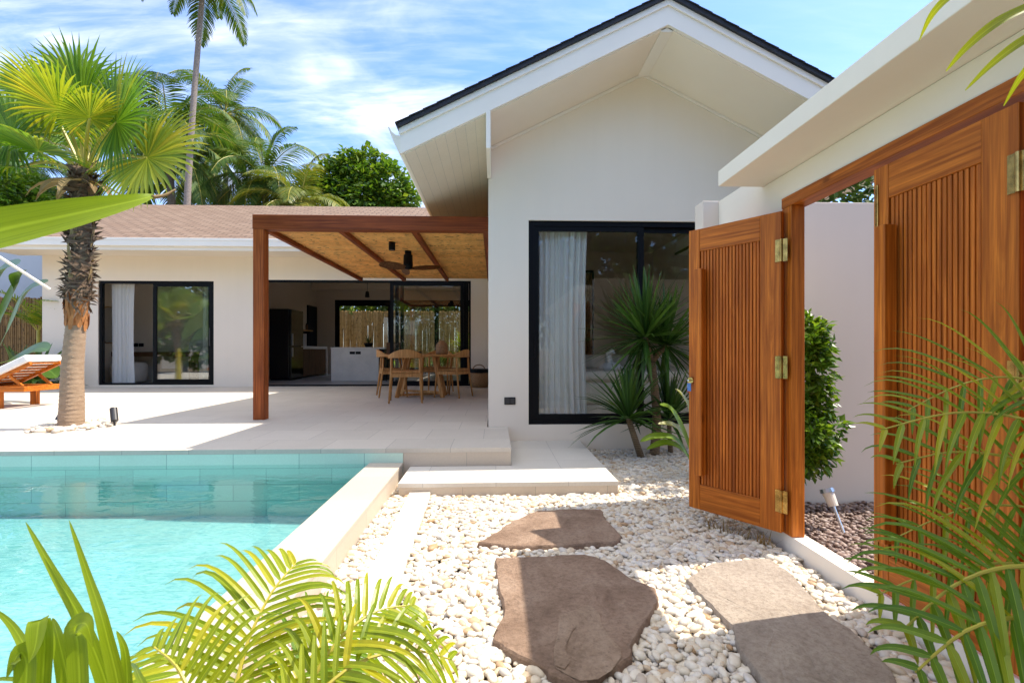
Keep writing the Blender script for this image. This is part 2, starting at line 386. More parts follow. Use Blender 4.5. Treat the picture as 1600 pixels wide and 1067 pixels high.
def mk_curtain():
    m,n,l,b = newmat('sheer_curtain'); b.inputs['Base Color'].default_value = (.86,.87,.86,1); b.inputs['Roughness'].default_value = .9
    tr = n.new('ShaderNodeBsdfTranslucent'); tr.inputs[0].default_value = (.86,.87,.86,1)
    ms = n.new('ShaderNodeMixShader'); ms.inputs[0].default_value = .45
    l.new(b.outputs[0],ms.inputs[1]); l.new(tr.outputs[0],ms.inputs[2]); l.new(ms.outputs[0],n['Material Output'].inputs[0])
    v = coords(n,l,(300,300,300)); bump(n,l,b,noise(n,l,v,1,2),.1,.002); return m
M['curtain'] = mk_curtain()
M['glass'] = glass('window_glass', .20)[0]
M['glass_door'] = glass('door_glass', .07, (.93,.94,.92))[0]
M['glass_bed'] = glass('bedroom_glass', .085, (.93,.95,.93))[0]
def mk_stone(name, c1, c2, c3):
    m,n,l,b = newmat(name); b.inputs['Roughness'].default_value = .8; spec(b,.25)
    v = coords(n,l); f = noise(n,l,v,4.2,9,.70,.5); g = noise(n,l,v,48,7,.75)
    col = ramp(n,l,f,[(.28,c1),(.5,c2),(.72,c3)])
    col = mixrgb(n,l,.45,col,ramp(n,l,g,[(.36,(.38,.34,.31)),(.56,(1,1,1))]),'MULTIPLY')
    vo = n.new('ShaderNodeTexVoronoi'); vo.inputs['Scale'].default_value = 15; l.new(v,vo.inputs[0])
    col = mixrgb(n,l,ramp(n,l,vo.outputs['Distance'],[(.03,(.55,)*3),(.10,(0,0,0))]),col,tuple(x*.45 for x in c1))
    l.new(col,b.inputs['Base Color'])
    add = n.new('ShaderNodeMath'); add.operation = 'MULTIPLY_ADD'; add.inputs[1].default_value = .35; l.new(g,add.inputs[0]); l.new(f,add.inputs[2])
    bump(n,l,b,add.outputs[0],1.0,.03); return m
M['stone_dark'] = mk_stone('brown_sandstone', (.185,.118,.082), (.305,.208,.150), (.41,.30,.225))
M['stone_pale'] = mk_stone('buff_sandstone', (.315,.258,.212), (.42,.352,.29), (.49,.42,.35))
def mk_pebble(name, stops, bump_s=.15):
    m,n,l,b = newmat(name); b.inputs['Roughness'].default_value = .5; spec(b,.35)
    g = n.new('ShaderNodeNewGeometry'); v = coords(n,l)
    col = ramp(n,l,g.outputs['Random Per Island'],stops)
    col = mixrgb(n,l,.5,col,ramp(n,l,noise(n,l,v,42,4,.6),[(.3,(.76,.71,.64)),(.65,(1,1,1))]),'MULTIPLY')
    l.new(col,b.inputs['Base Color']); bump(n,l,b,noise(n,l,v,120,3),bump_s,.003); return m
M['pebble'] = mk_pebble('white_pebbles', [(0,(.42,.27,.15)),(.05,(.56,.43,.30)),(.16,(.64,.55,.43)),(.38,(.69,.62,.51)),(.68,(.76,.71,.63)),(.90,(.62,.59,.56)),(1,(.50,.43,.36))])
M['pebble_dark'] = mk_pebble('brown_gravel', [(0,(.09,.055,.045)),(.3,(.20,.135,.115)),(.6,(.29,.21,.185)),(.85,(.36,.28,.25)),(1,(.17,.13,.12))])
def mk_ground(name, c1, c2, s):
    m,n,l,b = newmat(name); b.inputs['Roughness'].default_value = .9
    v = coords(n,l); vo = n.new('ShaderNodeTexVoronoi'); vo.inputs['Scale'].default_value = s; l.new(v,vo.inputs[0])
    l.new(mixrgb(n,l,noise(n,l,v,3),c1,c2),b.inputs['Base Color']); bump(n,l,b,vo.outputs['Distance'],.8,.02); return m
M['ground'] = mk_ground('garden_soil', (.11,.085,.06), (.20,.15,.10), 18)
M['gravel_bed'] = mk_ground('gravel_bed', (.34,.29,.24), (.46,.40,.34), 28)
def mk_bamboo(name, axis, pitch, c1, c2):
    m,n,l,b = newmat(name); b.inputs['Roughness'].default_value = .5
    g = n.new('ShaderNodeNewGeometry')
    s = [2.5]*3; s[axis] = 6
    col = ramp(n,l,g.outputs['Random Per Island'],[(0,c1),(.5,tuple((a+q)/2 for a,q in zip(c1,c2))),(1,c2)])
    col = mixrgb(n,l,.6,col,ramp(n,l,noise(n,l,coords(n,l,tuple(s)),1.5,5,.6),[(.3,(.55,.48,.4)),(.65,(1,1,1))]),'MULTIPLY')
    sp = [22]*3; sp[axis] = 9
    col = mixrgb(n,l,ramp(n,l,noise(n,l,coords(n,l,tuple(sp)),1.2,2),[(.60,(0,0,0)),(.65,(.9,)*3)]),col,tuple(x*.28 for x in c1))
    l.new(col,b.inputs['Base Color'])
    if axis == 0:
        tr = n.new('ShaderNodeBsdfTranslucent'); l.new(mixrgb(n,l,1,col,(1.25,1.1,.9),'MULTIPLY'),tr.inputs[0])
        ms = n.new('ShaderNodeMixShader'); ms.inputs[0].default_value = .10
        l.new(b.outputs[0],ms.inputs[1]); l.new(tr.outputs[0],ms.inputs[2]); l.new(ms.outputs[0],n['Material Output'].inputs[0])
    return m
M['bamboo_v'] = mk_bamboo('bamboo_upright', 2, .05, (.52,.34,.12), (.78,.57,.28))
M['bamboo_old'] = mk_bamboo('bamboo_weathered', 2, .05, (.20,.11,.035), (.36,.22,.08))
M['bamboo_h'] = mk_bamboo('bamboo_ceiling', 0, .03, (.88,.43,.105), (.97,.57,.18))
def mk_shingle():
    m,n,l,b = newmat('tan_shingles'); b.inputs['Roughness'].default_value = .85
    br = n.new('ShaderNodeTexBrick'); br.inputs['Scale'].default_value = 1; br.inputs['Brick Width'].default_value = .34; br.inputs['Row Height'].default_value = .155
    br.inputs['Mortar Size'].default_value = .018; br.inputs['Mortar Smooth'].default_value = .3
    br.inputs['Color1'].default_value = (.20,.128,.086,1); br.inputs['Color2'].default_value = (.26,.178,.125,1); br.inputs['Mortar'].default_value = (.06,.036,.025,1)
    g = n.new('ShaderNodeNewGeometry'); mp = n.new('ShaderNodeMapping'); mp.inputs['Location'].default_value = (60,3,0); l.new(g.outputs['Position'],mp.inputs[0]); l.new(mp.outputs[0],br.inputs['Vector'])
    v = coords(n,l); col = mixrgb(n,l,.6,br.outputs[0],ramp(n,l,noise(n,l,v,7,5,.7),[(.3,(.68,.64,.6)),(.7,(1,1,1))]),'MULTIPLY')
    l.new(col,b.inputs['Base Color']); bump(n,l,b,br.outputs['Fac'],-.5,.02); return m
M['shingle'] = mk_shingle()
def mk_bark(name, c1, c2, rings=True, rs=26):
    m,n,l,b = newmat(name); b.inputs['Roughness'].default_value = .9
    v = coords(n,l); wv = n.new('ShaderNodeTexWave'); wv.bands_direction = 'Z'; wv.inputs['Scale'].default_value = rs/6.28*1.6; wv.inputs['Distortion'].default_value = 2.2
    wv.inputs['Detail'].default_value = 3; wv.inputs['Detail Scale'].default_value = 2.5
    l.new(v,wv.inputs[0]); f = noise(n,l,coords(n,l,(6,6,14)),2.2,6,.65)
    mul = n.new('ShaderNodeMath'); mul.operation = 'MULTIPLY_ADD'; mul.inputs[1].default_value = .45 if rings else .1; l.new(wv.outputs[1],mul.inputs[0]); 
    h = n.new('ShaderNodeMath'); h.operation = 'MULTIPLY'; h.inputs[1].default_value = .65; l.new(f,h.inputs[0]); l.new(h.outputs[0],mul.inputs[2])
    l.new(ramp(n,l,mul.outputs[0],[(.22,c1),(.62,c2)]),b.inputs['Base Color']); bump(n,l,b,mul.outputs[0],.7,.02); return m
M['bark'] = mk_bark('palm_bark', (.17,.095,.052), (.48,.345,.235), True, 110)
M['bark_fibre'] = mk_bark('palm_fibre', (.065,.040,.024), (.27,.18,.115), False)
M['bark_coco'] = mk_bark('coconut_bark', (.14,.105,.085), (.34,.28,.235), True, 26)
M['bark_yucca'] = mk_bark('yucca_bark', (.09,.06,.035), (.24,.17,.10), True, 60)
M['boot'] = plain('orange_leaf_boot', (.42,.17,.05), .7, 0, .3, 9, .2)
M['fan'] = leaf('fan_palm_leaf', (.055,.150,.012), (.16,.275,.020), .42, .40, (.40,.37,.02))
M['fan_yellow'] = leaf('fan_palm_yellow_leaf', (.12,.22,.015), (.36,.38,.024), .45, .42, (.55,.42,.03))
M['coco'] = leaf('coconut_leaf', (.034,.098,.015), (.100,.180,.026), .30, .6, (.18,.20,.035))
M['coco_light'] = leaf('coconut_young_leaf', (.075,.135,.018), (.20,.23,.035), .30, .4, (.32,.28,.05))
M['areca_y'] = leaf('areca_yellow_leaf', (.17,.26,.010), (.33,.37,.015), .42, .35, (.46,.41,.02))  # yellow green is the leaf's own colour
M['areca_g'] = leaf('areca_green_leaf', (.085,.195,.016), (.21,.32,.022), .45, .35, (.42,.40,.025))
M['areca_stem'] = plain('areca_stem', (.42,.36,.05), .45, 0, .2, 8, .0)
M['yucca'] = leaf('yucca_leaf', (.028,.085,.016), (.075,.155,.025), .25, .35)
M['strap'] = leaf('strap_leaf', (.16,.27,.012), (.30,.38,.02), .45, .35)
M['tree'] = leaf('broad_tree_leaf', (.055,.135,.016), (.15,.26,.028), .35, .45, (.24,.29,.035))
M['tree_dark'] = leaf('dark_tree_leaf', (.030,.070,.012), (.095,.165,.02), .3, .45)
M['shrub'] = leaf('shrub_leaf', (.045,.12,.012), (.14,.25,.02), .33, .3, (.22,.30,.03))
M['banana'] = leaf('banana_leaf', (.03,.09,.018), (.09,.17,.025), .3, .3)
M['variegated'] = leaf('cream_edged_leaf', (.10,.16,.03), (.45,.42,.16), .3, .35)
M['red'] = plain('red_bract', (.5,.03,.02), .45, 0, .2, 10, 0)
M['dry'] = leaf('dry_leaf', (.24,.15,.07), (.40,.28,.14), .2, .7)
M['rattan'] = plain('woven_rattan', (.30,.17,.075), .7, 0, .35, 30, .5)
M['blue'] = plain('blue_tag', (.08,.2,.5), .5, 0, .05, 5, 0)
M['screenwall'] = plain('grey_render', (.50,.53,.56), .85, 0, .06, 1.5, .05)
M['roofsheet'] = None

# ------------------------------------------------------------------ levels
ZT, ZS, ZC, ZW = .296, .131, .167, .158
YT = 4.45      # front edge of the terrace
YB = 5.66      # front wall of the gabled wing
YH = 12.1      # front wall of the long wing

# ------------------------------------------------------------------ ground, terrace, step, pool
g = MB(); S = 1500
# one sheet to the horizon with the pool cut out of it
def ring_sheet(mb, outer, inner, z):
    a = [(outer[0],outer[2]),(outer[1],outer[2]),(outer[1],outer[3]),(outer[0],outer[3])]
    b = [(inner[0],inner[2]),(inner[1],inner[2]),(inner[1],inner[3]),(inner[0],inner[3])]
    mb.add([(x,y,z) for x,y in a+b], [(0,1,5,4),(1,2,6,5),(2,3,7,6),(3,0,4,7)])
ring_sheet(g, (-S,S,-S,S), (-12.2,-.95,-4.2,4.6), -.04)
tag(g.build('ground', M['ground']), kind='structure')
gb = MB(); gb.add([(-.9,.4,-.012),(1.74,.4,-.012),(1.74,3.62,-.012),(1.74,3.79,-.012),(3.5,3.79,-.012),(3.5,5.64,-.012),(-.9,5.64,-.012)], [(0,1,2,3,4,5,6)])
tag(gb.build('gravel_ground', M['gravel_bed']), kind='structure')
t = MB(); t.prism([(-13,YT),(.153,YT),(.153,YB-.003),(-.09,YB-.003),(-.09,YH-.003),(-13,YH-.003)], ZT-.04, ZT)
tag(t.build('terrace', M['terrace']), kind='structure')
t = MB(); t.prism([(-13,YT+.003),(-.845,YT+.003),(-.845,YH-.01),(-13,YH-.01)], -.0391, ZT-.041)
t.prism([(-.842,YT+.003),(.15,YT+.003),(.15,YB-.006),(-.842,YB-.006)], .0, ZT-.041)
tag(t.build('terrace_base', M['terrace_edge']), kind='structure')
f = MB(); f.box(-13,.15,YT,YT+.0025,ZC-.03,ZT-.0405)
s_ = MB(); s_.prism([(-.777,3.885),(1.01,3.885),(1.01,YB-.003),(.156,YB-.003),(.156,YT-.003),(-.777,YT-.003)], .095, ZS)
tag(s_.build('entrance_step', M['step_top'], bevel=.003), kind='structure')
s_ = MB(); s_.prism([(-.772,3.888),(1.006,3.888),(1.006,YB-.004),(.158,YB-.004),(.158,YT-.004),(-.772,YT-.004)], -.01, .0945)
tag(s_.build('step_base', M['terrace_edge']), kind='structure')
c = MB(); c.box(-1.15,-.842,-4.0,YT-.004,ZC-.03,ZC)
tag(c.build('pool_coping', M['coping'], bevel=.003), kind='structure')
c = MB(); c.box(-1.147,-.846,-4.0,YT-.005,-.039,ZC-.0305)
tag(c.build('pool_kerb', tile('kerb_tile',(.56,.48,.395),'yz',.6,.6,0,(2.0,-.3,0),(.4,.35,.29),.04)), kind='structure')
p = MB()
p.add([(-12,YT,-.20),(-1.15,YT,-.32),(-1.15,-4,-.46),(-12,-4,-.34)], [(0,1,2,3)])
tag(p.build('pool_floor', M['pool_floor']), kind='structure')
p = MB(); p.add([(-12,YT-.001,-.6),(-.843,YT-.001,-.6),(-.843,YT-.001,ZT-.041),(-12,YT-.001,ZT-.041)], [(0,1,2,3)])
tag(p.build('pool_wall', M['pool_wall']), kind='structure')
p = MB(); p.add([(-1.151,YT,-.6),(-1.151,-4,-.6),(-1.151,-4,ZC-.004),(-1.151,YT,ZC-.004)], [(0,1,2,3)])
p.add([(-12,YT,-.6),(-12,-4,-.6),(-12,-4,ZC),(-12,YT,ZC)], [(0,1,2,3)])
p.add([(-12,-4,-.6),(-1.15,-4,-.6),(-1.15,-4,ZC),(-12,-4,ZC)], [(0,1,2,3)])
tag(p.build('pool_side_wall', tile('pool_side_tile',(.42,.62,.57),'yz',.59,.147,.5,(0,.149,0),(.3,.45,.42),.06)), kind='structure')
def mk_water():
    m,n,l,gl = glass('pool_water', .02, (.93,.99,.985), 4.2)
    gl.inputs['Roughness'].default_value = .02
    v = coords(n,l,(1.2,2.2,1)); b = n.new('ShaderNodeBump'); b.inputs['Strength'].default_value = .16; b.inputs['Distance'].default_value = .03
    l.new(noise(n,l,v,3.2,3,.5,.6),b.inputs['Height']); l.new(b.outputs[0],gl.inputs['Normal'])
    va = n.new('ShaderNodeVolumeAbsorption'); va.inputs[0].default_value = (.04,.86,.88,1); va.inputs[1].default_value = .42
    l.new(va.outputs[0],n['Material Output'].inputs['Volume']); return m
wt = MB(); wt.box(-11.99,-1.153,-3.99,YT-.003,-.7,ZW)
tag(wt.build('water', mk_water()), kind='structure')
k = MB(); k.bar((-.598,3.86,.035),(-.53,1.2,.035),.165,.06)
tag(k.build('kerb', M['white'], bevel=.004), kind='structure')

# stepping stones
ST1 = [(748,848),(775,832),(800,815),(842,798),(895,796),(940,797),(947,812),(972,838),(965,846),(880,853),(800,854)]
ST2 = [(773,872),(850,869),(915,866),(945,875),(985,905),(1025,920),(1028,940),(1005,975),(985,1010),(985,1030),(930,1060),(915,1069),(870,1057),(845,1042),(790,1015),(772,1000),(775,985),(790,955),(778,910)]
ST3 = [(1073,905),(1110,880),(1200,872),(1240,900),(1290,960),(1330,985),(1390,1045),(1420,1100),(1440,1150),(1270,1150),(1230,1100),(1180,1050),(1148,1000),(1150,985),(1110,945),(1085,920)]
stones = []
def stone(name, px, m, label, seed):
    rnd = random.Random(seed)
    poly = [at(x,y,z=.05) for x,y in px]; P = [Vector((q.x,q.y)) for q in poly]
    stones.append([tuple(q) for q in P])
    out = []
    n = len(P)
    for i in range(n):
        for kk in range(5):
            a=P[i-1];b=P[i];c_=P[(i+1)%n];d=P[(i+2)%n];tt=kk/5
            q=.5*((2*b)+(c_-a)*tt*.8+(2*a*.8+ -3.2*b*.8*1.25+ 0*b)*0)
            q=b.lerp(c_,tt); q=q+Vector((rnd.uniform(-1,1),rnd.uniform(-1,1)))*.006
            out.append(q)
    bm = MB(); cx=sum((q.x for q in out))/len(out); cy_=sum((q.y for q in out))/len(out)
    rings=[(1.0,-.01),(1.012,.025),(1.0,.047),(.985,.056),(.8,.057),(.5,.059)]
    vs=[];m_=len(out)
    for sc,z in rings:
        for q in out: vs.append((cx+(q.x-cx)*sc, cy_+(q.y-cy_)*sc, z+rnd.uniform(-.0015,.0015)))
    vs.append((cx,cy_,.058))
    fs=[(r*m_+i,r*m_+(i+1)%m_,(r+1)*m_+(i+1)%m_,(r+1)*m_+i) for r in range(len(rings)-1) for i in range(m_)]
    fs+=[((len(rings)-1)*m_+i,(len(rings)-1)*m_+(i+1)%m_,len(rings)*m_) for i in range(m_)]
    bm.add(vs,fs); o=bm.build('stepping_stone',m); tag(o,label,'stepping stone','stepping stones in the pebbles'); return o
stone('s1',ST1,M['stone_dark'],'wide brown flat stepping stone nearest the entrance step',1)
st2 = stone('s2',ST2,M['stone_dark'],'large brown stepping stone with a flaked pale patch, in the foreground',2)
stone('s3',ST3,M['stone_pale'],'long buff stepping stone leading to the open wooden gate',3)
def flake(px, z0, z1, m, name, lab):
    fl = MB(); fl.prism([(q.x,q.y) for q in [at(x,y,z=.06) for x,y in px]],z0,z1); fl.build(name, m, st2, bevel=.002)['label'] = lab
FX=lambda pts: tuple((760+x/5.153,860+y/5.153) for x,y in pts)
FLK=mk_stone('inner_sandstone',(.235,.16,.112),(.35,.25,.18),(.45,.34,.255)); RIM=mk_stone('rim_sandstone',(.24,.165,.115),(.35,.255,.19),(.46,.36,.28))
flake(FX(((548,935),(542,820),(575,690),(582,520),(700,478),(815,435),(880,470),(915,520),(930,600),(1000,700),(1085,790),(1090,850),(1010,960),(900,1030),(760,1045),(640,990))),.0575,.0605,FLK,'flaked_patch','raised rough patch on the stone')
RIM=FLK
flake(FX(((548,930),(544,800),(572,680),(580,590),(640,582),(705,590),(722,625),(690,655),(672,700),(650,745),(640,800),(655,860),(672,910),(630,960))),.061,.0655,RIM,'flaked_chip','broad pale chip at the left of the rough patch')
# pebbles
def in_poly(px, py, poly):
    c_=np.zeros(px.shape,bool); n=len(poly)
    for i in range(n):
        x1,y1=poly[i];x2,y2=poly[(i+1)%n]
        cond=((y1>py)!=(y2>py)); xi=(x2-x1)*(py-y1)/((y2-y1) if abs(y2-y1)>1e-9 else 1e-9)+x1
        c_^=cond&(px<xi)
    return c_
def pebbles(name, m, xs, ys, size, zc, seed, keep, sub=2, flat=.62):
    rg=np.random.default_rng(seed)
    bm=bmesh.new(); bmesh.ops.create_icosphere(bm,subdivisions=sub,radius=1); bm.verts.ensure_lookup_table()
    bv=np.array([v.co[:] for v in bm.verts]); bf=np.array([[v.index for v in f_.verts] for f_ in bm.faces]); bm.free()
    pit=size*.78; gx,gy=np.meshgrid(np.arange(xs[0],xs[1],pit),np.arange(ys[0],ys[1],pit)); X=gx.ravel();Y=gy.ravel()
    X=np.concatenate([X,X[::2]+pit*.5]);Y=np.concatenate([Y,Y[::2]+pit*.5]); top=np.concatenate([np.zeros(gx.size),np.ones(len(X)-gx.size)])
    X=X+rg.uniform(-.45,.45,len(X))*pit;Y=Y+rg.uniform(-.45,.45,len(X))*pit
    k_=keep(X,Y);X=X[k_];Y=Y[k_];top=top[k_];n=len(X)
    r=size*.5*rg.lognormal(0,.24,n); sc=np.stack([r*rg.uniform(1.05,1.55,n),r*rg.uniform(.70,.98,n),r*rg.uniform(flat-.15,flat+.12,n)],1)
    v=bv[None]*(1+.10*np.sin(bv[None,:,[1,2,0]]*rg.uniform(1,3,(n,1,1))+rg.uniform(0,6,(n,1,1))))*sc[:,None,:]
    a=rg.uniform(0,6.28,n);tl=rg.uniform(-.45,.45,n);ca,sa,ct,st=np.cos(a)[:,None],np.sin(a)[:,None],np.cos(tl)[:,None],np.sin(tl)[:,None]
    x,y,z=v[...,0],v[...,1],v[...,2]; y,z=y*ct-z*st,y*st+z*ct; x,y=x*ca-y*sa,x*sa+y*ca
    zz=zc+top*size*.28+rg.uniform(-.2,.2,n)*size
    v=np.stack([x+X[:,None],y+Y[:,None],z+zz[:,None]],2).reshape(-1,3)
    f_=(bf[None]+(np.arange(n)*len(bv))[:,None,None]).reshape(-1,3)
    me=bpy.data.meshes.new(name); me.vertices.add(len(v)); me.vertices.foreach_set('co',v.astype(np.float32).ravel())
    me.loops.add(f_.size); me.loops.foreach_set('vertex_index',f_.astype(np.int32).ravel()); me.polygons.add(len(f_))
    me.polygons.foreach_set('loop_start',np.arange(0,f_.size,3,dtype=np.int32)); 
    me.update(calc_edges=True); me.polygons.foreach_set('use_smooth',np.ones(len(f_),bool)); me.materials.append(m)
    o=bpy.data.objects.new(name,me); COL.objects.link(o); return o
def keep_white(X,Y):
    k_=~((X>-.79)&(X<1.02)&(Y>3.87)); k_&=(X<1.69)|(Y>3.81)
    kx=-.53+(Y-1.2)/(3.86-1.2)*(-.068); k_&=~(np.abs(X-kx)<.092)
    for s in stones: k_&=~in_poly(X,Y,s)
    return k_
tag(pebbles('pebble_gravel',M['pebble'],(-.83,3.0),(.55,5.62),.036,.017,5,keep_white),'smooth white and cream pebbles around the stepping stones','pebbles',kind='stuff')
tag(pebbles('brown_gravel',M['pebble_dark'],(1.83,3.2),(1.7,3.6),.034,.012,6,lambda X,Y:X==X,1,.6),'reddish brown gravel beyond the open gate','gravel',kind='stuff')
pc=(-4.95,5.8)
def keep_ring(X,Y):
    d=np.hypot((X-pc[0])/1.0,Y-pc[1]); return (d>.12)&(d<.36+.05*np.sin(9*np.arctan2(Y-pc[1],X-pc[0])))
tag(pebbles('pebble_ring',M['pebble'],(-5.5,-4.4),(5.3,6.3),.05,ZT+.012,7,keep_ring),'pale pebbles ringed round the foot of the fan palm','pebbles',kind='stuff')
yg=MB(); yg.add([(1.812,-3,.0),(8,-3,.0),(8,3.62,.0),(1.812,3.62,.0)],[(0,1,2,3)])
tag(yg.build('yard_ground',mk_ground('brown_bed',(.10,.07,.06),(.17,.12,.10),40)),kind='structure')

# ------------------------------------------------------------------ windows
def sliding_window(parent, x0, x1, z0, z1, y0, panes, fr=.055, gl='glass', sash=None):
    """a black aluminium frame in the wall with sliding sashes (xa, xb, y)"""
    f_=MB(); d=.10
    f_.box(x0,x1,y0,y0+d,z1-fr,z1); f_.box(x0,x1,y0,y0+d,z0,z0+fr*.8)
    f_.box(x0,x0+fr,y0+.001,y0+d-.001,z0+fr*.8,z1-fr); f_.box(x1-fr,x1,y0+.001,y0+d-.001,z0+fr*.8,z1-fr)
    win=f_.build('window',M['black'],parent)
    for (xa,xb,ys) in panes:
        s=MB(); q=sash or .075; za=z0+fr*.8+.002; zb=z1-fr-.002
        s.box(xa,xa+q,ys,ys+.035,za,zb); s.box(xb-q,xb,ys,ys+.035,za,zb)
        s.box(xa+q,xb-q,ys+.001,ys+.034,za,za+q); s.box(xa+q,xb-q,ys+.001,ys+.034,zb-q*.8,zb)
        sh=s.build('sash',M['black'],win)
        gl_=MB(); yy=ys+.017; gl_.add([(xa+q,yy,za+q),(xb-q,yy,za+q),(xb-q,yy,zb-q*.8),(xa+q,yy,zb-q*.8)],[(0,1,2,3)])
        gl_.build('pane',M[gl],win)
    return win

# ------------------------------------------------------------------ gabled wing (bedroom)
RX=1.76
gw=thing('house','tall white gabled bedroom wing with dark shingle roof beside the gravel path','house',(1.76,8.5,0))
wx0,wx1,wz0,wz1=.40,3.05,.318,2.735
wl=MB(); grid_wall(wl,'x',[-.075,3.6],[-.03,3.25],YB,YB+.2,[(wx0,wx1,wz0,wz1)])
sofz=lambda x:4.49-.5*abs(x-RX)
wl.yprism([(-.075,3.25),(3.6,3.25),(3.6,sofz(3.6)-.01),(RX,sofz(RX)-.01),(-.075,sofz(-.075)-.01)],YB,YB+.2)
wl.build('front_wall',M['wall'],gw)
wl=MB(); wl.box(-.075,.12,YB+.202,14.0,-.03,3.55); wl.build('side_wall',M['wall'],gw)
wl=MB(); wl.box(3.4,3.6,YB+.202,14.0,-.03,3.55); wl.build('side_wall',M['wall'],gw)
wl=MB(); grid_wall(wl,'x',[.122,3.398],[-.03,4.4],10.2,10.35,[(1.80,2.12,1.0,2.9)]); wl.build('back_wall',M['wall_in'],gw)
cl=MB(); cl.box(.122,3.398,YB+.202,10.19,3.3,3.36); cl.build('ceiling',M['wall_in'],gw)
fl_=MB(); fl_.box(.122,3.398,YB+.202,10.19,.2,.30); fl_.build('floor',M['stonewhite'],gw)
YF=4.81; YBK=14.2; EX=2.72
rf=MB()
for sg in (-1,1):
    pts=[(RX,4.79),(RX+sg*EX,4.79-.5*EX),(RX+sg*EX,4.75-.5*EX),(RX,4.75)]
    rf.yprism(pts if sg>0 else pts[::-1],YF-.05,YBK)
roof=rf.build('roof',M['roof_dark'],gw)
# shingle butts showing along the rake, course by course
sh=MB()
for sg in (-1,1):
    nrow=20
    for i in range(nrow):
        a=i/nrow*EX; b_=(i+1)/nrow*EX+.02
        za=4.793-.5*a; zb=4.793-.5*b_
        sh.yprism([(RX+sg*a,za+.004),(RX+sg*b_,zb+.012),(RX+sg*b_,zb+.004),(RX+sg*a,za-.001)][::sg],YF-.066,YBK)
sh.build('shingle_course',M['roof_dark'],roof)
bb=MB()
for sg in (-1,1):
    pts=[(RX,4.745),(RX+sg*(EX-.02),4.745-.5*(EX-.02)),(RX+sg*(EX-.02),4.50-.5*(EX-.02)),(RX,4.50)]
    bb.yprism(pts[::sg],YF,YF+.035)
bb.build('barge_board',M['white'],gw)
bb=MB()
for sg in (-1,1):
    pts=[(RX,4.749),(RX+sg*(EX-.01),4.749-.5*(EX-.01)),(RX+sg*(EX-.01),4.69-.5*(EX-.01)),(RX,4.69)]
    bb.yprism(pts[::sg],YF-.02,YF-.001)
bb.build('barge_trim',M['white'],gw)
for sg in (-1,1):
    sf=MB(); pts=[(RX,4.515),(RX+sg*1.815,4.515-.5*1.815),(RX+sg*1.815,4.49-.5*1.815),(RX,4.49)]
    sf.yprism(pts[::sg],YF+.036,YB-.001); sf.build('soffit',M['soffit_front'],gw)
    sf=MB(); pts=[(RX+sg*1.84,4.515-.5*1.84),(RX+sg*(EX-.05),4.515-.5*(EX-.05)),(RX+sg*(EX-.05),4.49-.5*(EX-.05)),(RX+sg*1.84,4.49-.5*1.84)]
    sf.yprism(pts[::sg],YF+.036,YBK); sf.build('eave_soffit',M['soffit'],gw)
    eb=MB(); xe=RX+sg*1.825; eb.box(xe-.022,xe+.022,YF-.004,YB-.002,3.22,3.60); eb.build('eave_beam',M['white'],gw)
    # box gutter with upswept front end
    gx=RX+sg*2.665; gu=MB()
    prof=[(gx+sg*u,z) for u,z in ((0,3.165),(.035,3.165),(.075,3.215),(.115,3.30),(.165,3.43),(.153,3.433),(.125,3.385),(.085,3.352),(.02,3.345))]
    gu.yprism(prof if sg>0 else prof[::-1],YF+.037,YBK)
    gu.build('gutter',M['white'],gw)
rb=MB(); rb.box(RX-.06,RX+.06,YF+.036,YB-.002,4.45,4.488); rb.build('ridge_beam',M['white'],gw)
mo=MB()
for sg in (-1,1):
    a=(RX,YB-.012,sofz(RX)-.02); b_=(RX+sg*1.8,YB-.012,sofz(RX+1.8)-.02); mo.bar(a,b_,.02,.03)
mo.build('cornice',M['white'],gw)
bw=sliding_window(gw,wx0,wx1,wz0,wz1,YB+.03,[(wx0+.056,1.79,YB+.04),(1.72,wx1-.056,YB+.08)],.06,'glass_bed',.07)
ha=MB(); ha.box(wx0+.07,wx0+.095,YB+.022,YB+.038,1.1,1.45); ha.build('handle',M['black'],bw)
iw=MB(); iw.box(1.80,2.12,10.2,10.24,2.86,2.9); iw.box(1.80,1.83,10.2,10.24,1.0,2.86); iw.box(2.09,2.12,10.2,10.24,1.0,2.86); iw.build('window',M['black'],gw)
ol=thing('wall_socket','black double wall socket low on the white gabled wall','socket',(.16,YB,.55))
o_=MB(); o_.box(.113,.245,YB-.012,YB-.001,.56,.645); o_.build('cover_plate',M['black'],ol,bevel=.004)
o_=MB(); o_.box(.122,.176,YB-.016,YB-.0125,.570,.635); o_.box(.182,.236,YB-.016,YB-.0125,.570,.635); o_.build('socket_insert',M['darkmetal'],ol,bevel=.002)

def curtain(name,x0,x1,y,z0,z1,label,m='curtain',amp=.028,waves=7,seed=0):
    rnd=random.Random(seed); mb=MB(); nx=waves*10; nz=14; vs=[]
    for j in range(nz+1):
        tz=j/nz
        for i in range(nx+1):
            tx=i/nx; a=amp*(.75+.35*math.sin(tx*9+seed))*(1-.25*tz)
            ph=tx*waves*6.283+.5*math.sin(tx*5+seed)+.25*math.sin(tz*4+tx*8)
            xx=x0+(x1-x0)*tx*(1-.05*math.sin(tz*3.1))
            vs.append((xx,y+a*math.sin(ph)+.008*math.sin(ph*2.3+1),z0+(z1-z0)*tz))
    fs=[(j*(nx+1)+i,j*(nx+1)+i+1,(j+1)*(nx+1)+i+1,(j+1)*(nx+1)+i) for j in range(nz) for i in range(nx)]
    mb.add(vs,fs); o=mb.build(name,M[m],smooth=True); tag(o,label,'curtain','white curtains at the windows'); return o
curtain('curtain',.50,1.13,YB+.165,.34,2.68,'long white curtain gathered at the left of the big bedroom window',waves=8,seed=1)
bed=thing('bed','beige bed behind the big bedroom window','bed',(2.3,7.6,.3))
